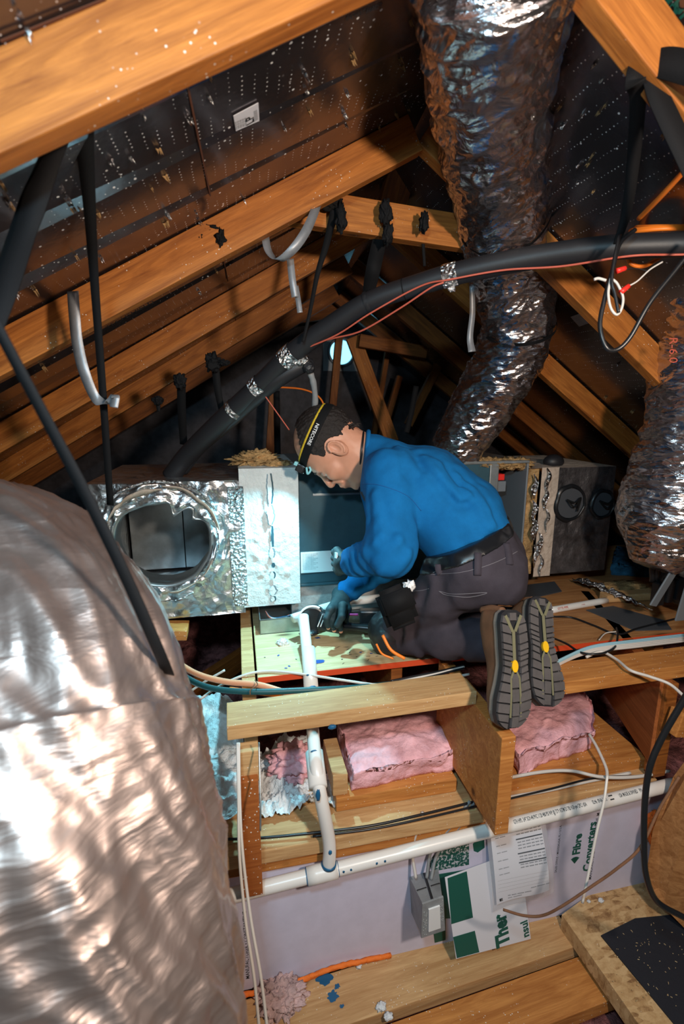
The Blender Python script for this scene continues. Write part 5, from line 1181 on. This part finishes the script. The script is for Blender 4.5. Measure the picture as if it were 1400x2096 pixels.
# surface picker
def tree_of(*obs):
    V = []; F = []
    for o in obs:
        n0 = len(V); V += [v.co.copy() for v in o.data.vertices]; F += [tuple(i+n0 for i in p.vertices) for p in o.data.polygons]
    return BVHTree.FromPolygons(V, F)
T_tr = tree_of(tr, bl_); T_sw = tree_of(sw)
def hit(tree, px, py, off=.001):
    r_ = tree.ray_cast(CAM, ray(px, py).normalized()); 
    return (r_[0]+r_[1]*off*(1 if r_[1].dot(ray(px, py)) < 0 else -1), r_[1]) if r_[0] is not None else (None, None)
def seam(name, tree, pts, r_, m, par, off=.0005, dense=5):
    row = []
    pp = cr([(a, b_, 0) for a, b_ in pts], len(pts)*dense)
    for a in pp:
        h_, n_ = hit(tree, a[0], a[1], off)
        if h_ is not None: row.append(h_)
    if len(row) > 2: return tube(name, row, r_, m, par, n=len(row)*2, seg=6)
M['bluedark'] = plain('blue_seam_thread', (.002, .10, .30), .9)
M['stitch'] = plain('grey_stitching', (.16, .15, .17), .8)
seam('shoulder_seam', T_sw, [(727, 992), (765, 991), (800, 1000), (835, 1016), (862, 1045)], .0012, M['bluedark'], sw)
seam('sleeve_seam', T_sw, [(727, 950), (733, 1010), (741, 1065)], .0012, M['bluedark'], sw)
for pts in ([(898, 1210), (930, 1216), (996, 1213), (960, 1222), (915, 1218), (898, 1210)],): seam('pocket_stitching', T_tr, pts, .0009, M['stitch'], tr)
seam('pocket_stitching', T_tr, [(838, 1210), (860, 1209), (878, 1205)], .0009, M['stitch'], tr)
seam('waist_stitching', T_tr, [(880, 1176), (940, 1172), (990, 1160), (1030, 1144), (1060, 1128)], .0009, M['stitch'], tr)
for (p, q_) in (((978, 1132), (977, 1178)), ((1034, 1113), (1042, 1156)), ((900, 1155), (903, 1175)), ((1054, 1082), (1066, 1112))):
    a, na = hit(T_tr, *p, .004); b2, nb = hit(T_tr, *q_, .003)
    if a is not None and b2 is not None:
        mid = (a+b2)/2+((na if na.dot(FW) < 0 else -na))*.003; ribbon('belt_loop', [a, mid, b2], .019 if p[0] < 1050 else .010, M['trouser'], man, .003, side=(b2-a).cross(FW), n=10)
# --- shoes
def shoe(origin, toe, nrm, label, mirror=1):
    """origin: heel end on the sole plane; toe: direction heel->toe; nrm: outward sole normal"""
    y = Vector(toe).normalized(); z = -(Vector(nrm)-y*Vector(nrm).dot(y)).normalized(); x = y.cross(z)*mirror   # z points into the shoe
    mw = Matrix(((x.x, y.x, z.x, origin[0]), (x.y, y.y, z.y, origin[1]), (x.z, y.z, z.z, origin[2]), (0, 0, 0, 1)))
    L = .278; prof = [(0, .012), (.008, .026), (.03, .034), (.09, .035), (.13, .032), (.17, .038), (.205, .047), (.24, .046), (.263, .036), (.278, .012)]
    def hw(yy): return np.interp(yy, [p[0] for p in prof], [p[1] for p in prof])
    def loc(P): return (np.concatenate([P, np.ones(P.shape[:-1]+(1,))], -1)@np.array(mw.inverted()).T)[..., :3]
    cx = lambda yy: .006*np.sin(yy/L*pi*1.5)
    def outl(n_=60, grow=0):
        out = []
        for i in range(n_): t = i/(n_-1); yy = L*(.5-.5*cos(pi*t)); out.append((hw(yy)+grow+cx(yy), yy))
        for i in range(n_-2, 0, -1): t = i/(n_-1); yy = L*(.5-.5*cos(pi*t)); out.append((-hw(yy)-grow+cx(yy), yy))
        return out
    def slab2(name, grow, z0_, z1_, m, par):
        o = outl(40, grow); n = len(o); V = [mw@Vector((a, b_, z0_+.010*max(0, (b_-.2)/.08)**2)) for a, b_ in o]+[mw@Vector((a, b_, z1_+.010*max(0, (b_-.2)/.08)**2)) for a, b_ in o]
        F = [tuple(range(n)), tuple(range(2*n-1, n-1, -1))]+[(i, (i+1) % n, (i+1) % n+n, i+n) for i in range(n)]; return mesh_obj(name, V, F, m, par)
    # upper: one continuous suede shell
    def upf(P):
        q = loc(P); yy = q[..., 1]; zz = q[..., 2]; w0 = hw(np.clip(yy, 0, L))
        top = np.interp(yy, [0, .05, .10, .15, .20, .25, .278], [.105, .115, .105, .085, .070, .058, .030])
        xx = q[..., 0]-cx(np.clip(yy, 0, L)); wz = w0*np.clip(1.06-.35*np.clip(zz/top, 0, 1)**2, .3, 2)
        f = np.maximum(np.abs(xx)-wz, np.maximum(zz-top*np.sqrt(np.clip(1-(xx/(wz*1.6+1e-5))**2, .05, 1)), np.maximum(-yy+.004, yy-L+.004)))
        return smax(f, .012-zz, .004)
    rs = shp = None
    ce = np.array(mw@Vector((0, L/2, .06)))
    V, F = nets(upf, ce-.175, ce+.175, .0055); V = relax(V, F, 3, .5); up_ = np_obj('shoe', V, F, M['leather'], man); up_['label'] = label
    slab2('midsole', .003, .010, .026, M['beige'], up_); base = slab2('outsole', .005, .0, .012, M['rubber'], up_)  # black outsole base paints the shade in the grooves between lugs
    # tread: rows of lugs either side of an olive centre strip
    bmv = []; bf = []
    def blk(pts, z_, h_=.0065):
        n = len(pts); i0 = len(bmv)
        for zz in (z_, z_-h_): bmv.extend([mw@Vector((a, b_, zz+.010*max(0, (b_-.2)/.08)**2)) for a, b_ in pts])
        bf.extend([tuple(i0+n+k for k in range(n)), tuple(i0+n-1-k for k in range(n))]+[(i0+k, i0+(k+1) % n, i0+(k+1) % n+n, i0+k+n) for k in range(n)])
    rows = [.010, .030, .052, .076, .092, .104, .116, .130, .146, .166, .188, .212, .236, .256, .272]
    for a, b_ in zip(rows[:-1], rows[1:]):
        for s_ in (-1, 1):
            g_ = .0019; sk = .006
            i1, i2 = .012*s_, .012*s_
            if b_ > .145: i1 = i2 = .016*s_
            o1, o2 = s_*(hw(a+g_)+.003), s_*(hw(b_-g_)+.003)
            if abs(o1) < .014: o1 = s_*.0145
            if abs(o2) < .014: o2 = s_*.0145
            c1, c2 = cx(a), cx(b_); q = [(i1+c1, a+g_+sk), (o1+c1, a+g_), (o2+c2, b_-g_), (i2+c2, b_-g_+sk)]
            blk(q if s_ > 0 else q[::-1], 0)
    for a, b_ in ((.006, .024), (.150, .182), (.186, .214), (.218, .247), (.250, .274)): blk([(-.010, a), (.010, a), (.010, b_), (-.010, b_)], 0)
    mesh_obj('tread', bmv, bf, M['sole'], up_)
    bmv = []; bf = []
    def strip(pts, w_, z_=-.0012):
        for (a, b_) in zip(pts[:-1], pts[1:]):
            d = Vector((b_[0]-a[0], b_[1]-a[1])); n_ = Vector((-d.y, d.x)).normalized()*w_/2
            blk([(a[0]-n_.x, a[1]-n_.y), (a[0]+n_.x, a[1]+n_.y), (b_[0]+n_.x, b_[1]+n_.y), (b_[0]-n_.x, b_[1]-n_.y)][::-1], z_, .0014)
    for s_ in (-1, 1):
        strip([(s_*.024, .012), (s_*.004, .050)], .008, -.0062)
        strip([(0, .135), (s_*.013, .16), (s_*.014, .20), (s_*.016, .25)], .005, -.0052)
    strip([(0, .048), (0, .128)], .009, -.0048)
    mesh_obj('tread_inlay', bmv, bf, M['olive'], up_)
    V = [mw@Vector((cos(2*pi*i/24)*.0095, .132+sin(2*pi*i/24)*.0145, -.0075)) for i in range(24)]; V2 = [mw@Vector((cos(2*pi*i/24)*.0085, .132+sin(2*pi*i/24)*.0135, .0)) for i in range(24)]
    mesh_obj('sole_badge', V+V2, [tuple(range(24)), tuple(range(47, 23, -1))]+[(i, (i+1) % 24, (i+1) % 24+24, i+24) for i in range(24)], M['yellow'], up_)
    # collar around the ankle
    tube('heel_tab', [mw@Vector((0, .004, .03)), mw@Vector((0, .000, .07)), mw@Vector((0, .006, .108))], .010, M['leather'], up_, n=16, seg=14)
    return mw, up_
nL = (-FW*1.0+RT*.42+UP*.05)
shoe(D(1046, 1249, 1.20), (D(1054, 1462, 1.165)-D(1046, 1249, 1.20)), nL, 'brown suede shoe of the near foot, sole towards the viewer')
nR = (-FW*1.0+RT*.34+UP*.12)
shoe(D(1106, 1222, 1.33), (D(1118, 1388, 1.255)-D(1106, 1222, 1.33)), nR, 'brown suede shoe of the far foot, resting on the beam', -1)
# --- head, neck and the rest of the body in one mesh
XH = A3((RT*-.42+UP*-.90)*.975+FW*.22); ZH = A3(RT*-.91+UP*.41); XH /= np.linalg.norm(XH); ZH -= XH*(XH@ZH); ZH /= np.linalg.norm(ZH); YH = np.cross(ZH, XH)
HO = A3(D(689, 923, 1.50))-YH*.074
RH = np.stack([XH, YH, ZH], 1)     # columns: local axes in world
hw_ = lambda p: HO+RH@A3(p)
def headL(q):
    f = f_ell(q, (-.012, 0, .062), (.102, .078, .093))
    f = smin(f, f_ell(q, (.036, 0, .020), (.066, .066, .075)), .03)
    f = smin(f, f_ell(q, (.040, 0, -.045), (.050, .052, .062)), .03)
    f = smin(f, f_caps(q, (-.005, .050, -.028), (.060, .022, -.094), .016, .017), .025); f = smin(f, f_caps(q, (-.005, -.050, -.028), (.060, -.022, -.094), .016, .017), .025)
    f = smin(f, f_ell(q, (.078, 0, -.098), (.020, .022, .018)), .016)
    for s_ in (-1, 1):
        f = smin(f, f_ell(q, (.066, s_*.040, -.018), (.028, .022, .022)), .02)
        f = smin(f, f_caps(q, (.092, s_*.012, .030), (.080, s_*.042, .030), .010, .008), .014)
        f = smax(f, -f_ell(q, (.101, s_*.032, .008), (.017, .018, .013)), .010)
        f = smin(f, f_ell(q, (.082, s_*.032, .006), (.0145, .0145, .0135)), .003)
        f = smin(f, f_caps(q, (.094, s_*.018, .012), (.086, s_*.046, .010), .0035, .003), .004)
        f = smin(f, f_ell(q, (.102, s_*.010, -.030), (.009, .0065, .007)), .005)
        f = smin(f, f_caps(q, (.100, s_*.018, -.030), (.088, s_*.030, -.055), .004, .003), .008)
        # ear: rim, lobe, hollow
        ec = (-.004, s_*.076, -.002)
        e = f_ell(q, (-.010, s_*.079, .000), (.021, .009, .034)); e = smax(e, -f_ell(q, (-.007, s_*.090, .006), (.012, .010, .020)), .002)
        f = smin(f, e, .005)
        for k in range(10):
            a0, a1 = radians(-70+k*25), radians(-70+(k+1)*25)
            f = smin(f, f_caps(q, (-.009-.019*sin(a0), s_*.0855, .004+.027*cos(a0)), (-.009-.019*sin(a1), s_*.0855, .004+.027*cos(a1)), .0036, .0036), .002)
    f = smin(f, f_caps(q, (.099, 0, .020), (.119, 0, -.022), .0072, .0095), .010)
    f = smin(f, f_ell(q, (.113, 0, -.028), (.011, .011, .009)), .006)
    f = smin(f, f_ell(q, (.094, 0, -.060), (.014, .026, .022)), .012)
    f = smin(f, f_caps(q, (.104, -.014, -.057), (.104, .014, -.057), .0058, .0058), .004)
    f = smin(f, f_caps(q, (.100, -.014, -.068), (.100, .014, -.068), .0065, .0065), .004)
    f = smax(f, -f_caps(q, (.112, -.018, -.0625), (.112, .018, -.0625), .0022, .0022), .003)
    return f
nb_l = RH.T@(NB-HO); 
def bodyh(P):
    q = (P-HO)@RH; f = headL(q)
    f = smin(f, f_caps(q, (-.030, 0, -.010), nb_l*.86+A3((-.004, 0, .0)), .056, .054), .035)
    f = smin(f, f_caps(q, (.030, 0, -.070), nb_l+A3((.03, 0, -.0)), .030, .050), .03)
    ax_ = q[..., 1]; f = f-.0012*np.exp(-((q[..., 2]+.055+.25*q[..., 0])/.003)**2)*(q[..., 0] < .02)*0
    return f+.0006*vnoise(P, 60, 2)
ce = HO+ZH*.01
V, F = nets(bodyh, np.minimum(ce, NB)-.165, np.maximum(ce, NB)+.165, .0028); V = relax(V, F, 1, .3)
def core(P):
    f = torso(P)+.038
    for a, b_, ra, rb in ((SHL, ELL, .045, .038), (ELL, WRL, .036, .027), (SHR, ELR, .045, .036), (ELR, WRR, .034, .026), (THL, KNL, .055, .045), (THR, KNR, .055, .045), (KNL, ANL, .045, .036), (KNR, ANR, .045, .036), (T0, NB, .05, .045)): f = smin(f, f_caps(P, a, b_, ra, rb), .03)
    return f
allp = np.array([T0, T1, HP, NB, ELL, WRL, WRR, KNL, KNR, ANL, ANR]); V2, F2 = nets(core, allp.min(0)-.14, allp.max(0)+.14, .014)
bd = np_obj('body', np.concatenate([V, V2]), np.concatenate([F, F2+len(V)]), M['skin'], man)
T_bd = tree_of(bd)
# facial details: brow, lashes, lips, inside of the ear
def hl(p): return Vector(hw_(p))
def onface(p):
    o = Vector(hw_(p)); c_ = Vector(hw_((.03, p[1]*.6, p[2]))); d = (c_-o).normalized(); r_ = T_bd.ray_cast(o-d*.05, d); return (r_[0]-d*.0006) if r_[0] is not None else o
for s_ in (-1, 1): tube('eyelashes', [onface((.11, s_*y_, z_)) for y_, z_ in ((.020, .003), (.026, .0), (.032, -.001), (.039, .0), (.046, .004))], [.0006, .0011, .0013, .0011, .0006], M['hair'], bd, n=20, seg=6)
for s_ in (-1, 1): tube('eyebrow', [onface((.12, s_*y_, z_)) for y_, z_ in ((.014, .030), (.024, .035), (.034, .036), (.046, .031))], [.0022, .0032, .0030, .0010], M['hair'], bd, n=20, seg=8)
tube('lips', [onface((.14, y_, -.0625)) for y_ in (-.022, -.012, 0, .012, .022)], [.0006, .0014, .0016, .0014, .0006], M['lip'], bd, n=20, seg=6)
def hairf(P):
    q = (P-HO)@RH; f = headL(q)-.0050-.0022*vnoise(P, 95, 1)-.0014*vnoise(P, 190, 4)
    x, y, z = q[..., 0], q[..., 1], q[..., 2]
    bald = np.sqrt(((x-.050)/.070)**2+(y/.066)**2+((z-.135)/.060)**2)-1          # receding front and crown
    low = -(z+.020+np.clip(-x-.02, 0, 1)*.30)          # lower hair line
    front = x-(.035+.25*(z-.04)); 
    g_ = np.maximum(np.maximum(-bald*.05, low), front)
    earz = ((x+.008)/.034)**2+((z+.002)/.044)**2 < 1; g_ = np.where(earz & (np.abs(y) > .05), .02, g_)
    side = (np.abs(y) > .055) & (z < .035) & (x > -.030); g_ = np.where(side, np.maximum(g_, .028-z), g_)
    return np.maximum(f, g_+.0025*vnoise(P, 120, 7))
ce = HO+ZH*.03
V, F = nets(hairf, ce-.135, ce+.135, .0027); np_obj('hair', V, F, M['hair'], man)
for k in range(26):
    a = R.uniform(-.9, .9); p = A3((-.082+R.uniform(-.006, .012), .062*sin(a)+R.uniform(-.005, .005), R.uniform(-.015, .03))); p2 = p+A3((-.012, R.uniform(-.008, .008), R.uniform(-.016, -.004))); p3 = p2+A3((R.uniform(-.004, .01), R.uniform(-.006, .006), -.008))
    tube('hair_curl', [hl(p), hl(p2), hl(p3)], [.0042, .003, .001], M['hair'], bpy.data.objects['hair'], n=8, seg=6)
# short side stubble by the ear
# --- headlamp
hlp = thing('headlamp', None, None, hw_((.0, 0, .08))); hlp.parent = man; hlp.matrix_parent_inverse = world_of(man).inverted()
def bandf(z0_, z1_, th):
    def f(P):
        q = (P-HO)@RH; g_ = headL(q); zz = q[..., 2]+.06*(q[..., 0])*0
        return np.maximum(np.maximum(g_-th, -(g_-.002)), np.maximum(z0_-zz, zz-z1_))
    return f
ce = HO+ZH*.08
V, F = nets(bandf(.070, .097, .0072), ce-.13, ce+.13, .0029); V = relax(V, F, 1, .3); bnd = np_obj('head_strap', V, F, M['black'], hlp)
V, F = nets(bandf(.0975, .1045, .0076), ce-.13, ce+.13, .0026); V = relax(V, F, 1, .3); np_obj('strap_stripe', V, F, plain('yellow_stripe', (.62, .42, .02), .7), hlp)
T_b = tree_of(bnd)
def onband(p):
    d = -Vector(YH); o = p+Vector(YH)*.2; r_ = T_b.ray_cast(o, d); return r_[0]+Vector(YH)*.0008 if r_[0] is not None else p
text('strap_lettering', 'NITECORE', hl((-.052, .09, .0905)), Vector(XH), Vector(-ZH), .0105, M['whiteprint'], bnd, 0, bold=.02, fn=onband, sx=1.0)
# lamp body on the forehead with its clips
fc = hl((.106, 0, .086)); mwL = Matrix(((XH[0], YH[0], ZH[0], fc.x), (XH[1], YH[1], ZH[1], fc.y), (XH[2], YH[2], ZH[2], fc.z), (0, 0, 0, 1)))
bm_obj('lamp_body', box_bm(.026, .060, .030), M['blackshiny'], hlp, mw=mwL, bevel=.004)
bm = bmesh.new(); bmesh.ops.create_cone(bm, cap_ends=True, segments=28, radius1=.012, radius2=.012, depth=.012)
bm_obj('side_button', bm, M['blackshiny'], hlp, mw=mwL@Matrix.Translation((.0, .033, 0))@Matrix.Rotation(pi/2, 4, 'X'), bevel=.001)
bm = bmesh.new(); bmesh.ops.create_cone(bm, cap_ends=True, segments=28, radius1=.009, radius2=.009, depth=.003)
bm_obj('lamp_lens', bm, M['lens'], hlp, mw=mwL@Matrix.Translation((.0135, 0, -.004))@Matrix.Rotation(pi/2, 4, 'Y'))
cl_ = plain('pale_teal_plastic', (.25, .60, .66), .35)
bm_obj('upper_clip', box_bm(.012, .020, .012), cl_, hlp, mw=mwL@Matrix.Translation((-.010, .030, .018)), bevel=.002)
tube('lower_clip', [mwL@Vector((-.014, .040, -.018)), mwL@Vector((.002, .046, -.030)), mwL@Vector((-.012, .044, -.034)), mwL@Vector((-.020, .042, -.026))], .0035, cl_, hlp, n=20, seg=10)
HLSPOT = spot('headlamp_light', mwL@Vector((.020, 0, -.010)), D(440, 1410, 1.5), 34, (.30, .84, 1), 125, .012, .95)
# neckband of the undershirt and lanyard
c0, c1 = Vector(NB), Vector(NB)
for rr, m_, off, nm in ((.0035, 'blackshiny', -.004, 'neck_cord'), (.0075, 'bluedark', .012, 'collar')):
    pts = []
    for i in range(33):
        a = 2*pi*i/32; na_ = Vector(RT*-.93+UP*.10).normalized(); e1_ = na_.cross(FW).normalized(); e2_ = na_.cross(e1_)
        o_ = Vector(NB)+na_*(.016+off*-1)
        r0 = T_sw.ray_cast(o_, -na_); d = (e1_*cos(a)+e2_*sin(a)); pts.append(o_+d*(.064 if nm == 'collar' else .062))
    tube(nm, pts, rr, M['sweater'] if nm == 'collar' else M[m_], man, n=80, seg=8, cap=False)
# --- gloves with five fingers
def glove(name, wrist, elbow, knuck, tips, thumb, m, label=None, palmr=.026, cut=True):
    w_, kn = A3(wrist), [A3(k) for k in knuck]; mid = sum(kn)/4
    def f(P):
        g_ = f_caps(P, w_, w_+(mid-w_)*.35, .030, .029)
        for k in kn: g_ = smin(g_, f_caps(P, w_+(mid-w_)*.3, k, .024, .0145), .012)
        for k, tip in zip(kn, tips):
            a, b_ = A3(tip[0]), A3(tip[1]); fg = smin(f_caps(P, k, a, .0120, .0108), f_caps(P, a, b_, .0105, .0092), .004); g_ = smin(g_, fg, .004)
        a, b_, c_ = [A3(t) for t in thumb]; g_ = smin(g_, smin(f_caps(P, a, b_, .016, .0125), f_caps(P, b_, c_, .012, .0102), .005), .008)
        g_ = smin(g_, f_caps(P, w_, w_+(A3(elbow)-w_)/np.linalg.norm(A3(elbow)-w_)*.045, .031, .033), .01)
        return g_+.0007*vnoise(P, 70, 3)
    al = np.array([w_]+kn+[A3(t) for tp2 in tips for t in tp2]+[A3(t) for t in thumb]); V, F = nets(f, al.min(0)-.06, al.max(0)+.06, .0027); o = np_obj(name, V, F, m, man)
    if label: o['label'] = label
    return o
# right hand grips the tool: wrist up-right, fingers curl down round the handle
w1 = Vector(WRR)+ (Vector(WRR)-Vector(ELR)).normalized()*.018
zt = 1.64
def d3(px, py, zc): return D(px, py, zc)
kn = [d3(676, 1248, 1.60), d3(688, 1247, 1.625), d3(700, 1246, 1.65), d3(712, 1247, 1.675)]
tips = [(d3(668, 1266, 1.585), d3(671, 1281, 1.60)), (d3(680, 1268, 1.60), d3(683, 1286, 1.61)), (d3(694, 1268, 1.625), d3(697, 1288, 1.63)), (d3(707, 1266, 1.66), d3(709, 1284, 1.665))]
g1 = glove('work_glove', w1, ELR, kn, tips, (d3(702, 1240, 1.60), d3(700, 1262, 1.575), d3(690, 1280, 1.575)), M['glove'], 'dark glove of the right hand, bare fingertips on the tool')
for i, (a, b2) in enumerate(tips[:3]): tube('fingertip', [b2-(b2-a)*.12, b2+(b2-a).normalized()*.012], [.0092, .0062], M['skin'], g1, n=10, seg=14)
w2 = Vector(WRL)+(Vector(WRL)-Vector(ELL)).normalized()*.012
kn = [d3(690, 1128, 1.53), d3(691, 1142, 1.53), d3(692, 1155, 1.53), d3(694, 1166, 1.52)]
tips = [(d3(684, 1130, 1.57), d3(690, 1134, 1.60)), (d3(684, 1142, 1.575), d3(690, 1146, 1.60)), (d3(685, 1154, 1.57), d3(691, 1157, 1.60)), (d3(688, 1164, 1.56), d3(694, 1166, 1.59))]
g2 = glove('work_glove', w2, ELL, kn, tips, (d3(702, 1164, 1.49), d3(694, 1170, 1.52), d3(690, 1166, 1.55)), M['glove'], 'dark teal glove of the left hand held up near the cabinet')
bm_obj('glove_tag', box_bm(.004, .022, .034), M['whiteprint'], g2, mw=frame(RT, UP, D(688, 1142, 1.485)) @ Matrix.Rotation(.3, 4, 'Z'), bevel=.001)
# --- knee pad, pouch
kp = lump('knee_pad', Vector(KNL)+Vector(A3(UP))*.004+RT*-.012, (.075, .072, .078), M['rubber'], man, amp=.10, freq=1.8, sub=5)
tube('pad_strap', P3([(783, 1300, 1.34), (800, 1330, 1.33), (828, 1348, 1.33)]), .0045, M['orange_cable'], kp, n=20, seg=10)
tube('pad_strap', P3([(770, 1318, 1.36), (782, 1338, 1.36), (805, 1348, 1.36)]), .003, M['orange_cable'], kp, n=20, seg=10)
p0_ = Vector(D(812, 1242, 1.30))
bm = box_bm(.090, .045, .110); bmesh.ops.bevel(bm, geom=bm.edges[:], offset=.014, segments=4, affect='EDGES')
pch = bm_obj('belt_pouch', bm, M['black'], man, True, frame(RT*.93+UP*.37, UP, p0_)); 
bm = box_bm(.086, .012, .055); bmesh.ops.bevel(bm, geom=bm.edges[:], offset=.005, segments=3, affect='EDGES')
bm_obj('pouch_flap', bm, M['black'], pch, True, frame(RT*.93+UP*.37, UP, p0_+UP*.018-FW*.026))
lump('white_cloth', D(838, 1200, 1.30), (.016, .012, .014), M['whiteprint'], man, amp=.6, freq=3, sub=3)
# ================================================================== the hand tool under the glove
tl_ = thing('hand_tool', 'black and white handheld power tool gripped by the gloved hand', 'tool', AZ(650, 1290, ZP))
tc = D(640, 1268, 1.66)
bm = bmesh.new(); bmesh.ops.create_cone(bm, cap_ends=True, segments=48, radius1=.046, radius2=.046, depth=.050)
tool_m = frame(RT, -FW, tc+FW*.01)
bm_obj('round_head', bm, M['blackshiny'], tl_, mw=tool_m, bevel=.006, smooth=False)
V = []; F = []
for i in range(25):
    a = radians(60+i*6)
    for rr, dz in ((.044, .0), (.050, .0), (.050, .02), (.044, .02)): V.append(tool_m@Vector((cos(a)*rr, sin(a)*rr, .016+dz*.5)))
for i in range(24):
    for j in range(4): F.append((i*4+j, i*4+(j+1) % 4, i*4+4+(j+1) % 4, i*4+4+j))
mesh_obj('white_guard', V, F, M['whiteprint'], tl_, True)
bm_obj('motor_housing', box_bm(.085, .060, .062), M['blackshiny'], tl_, mw=frame(RT*.97+UP*-.2, UP, D(676, 1272, 1.66)), bevel=.010)
for k in range(2): bm_obj('trim_line', box_bm(.003, .002, .045), M['whiteprint'], tl_, mw=frame(RT*.9+UP*-.35, UP, D(655+k*6, 1270, 1.622)))
text('tool_lettering', 'IIIIIII', D(671, 1283, 1.625), RT*.25+UP*.95, RT*-.95+UP*.25, .010, M['whiteprint'], tl_, 0, bold=.02, sx=.7)
tube('handle', P3([(690, 1282, 1.655), (730, 1284, 1.665), (775, 1288, 1.66)]), [.016, .014, .016], M['blackshiny'], tl_, n=20, seg=20)
bm_obj('battery', box_bm(.085, .06, .05), M['blackshiny'], tl_, mw=frame(RT, UP, D(760, 1262, 1.72)), bevel=.006)
tube('magenta_trigger', P3([(716, 1258, 1.66), (733, 1258, 1.66)]), .004, plain('magenta_plastic', (.45, .03, .20), .4), tl_)
lump('jaw', D(632, 1296, 1.64), (.03, .02, .010), M['blackshiny'], tl_, amp=.2, sub=3)
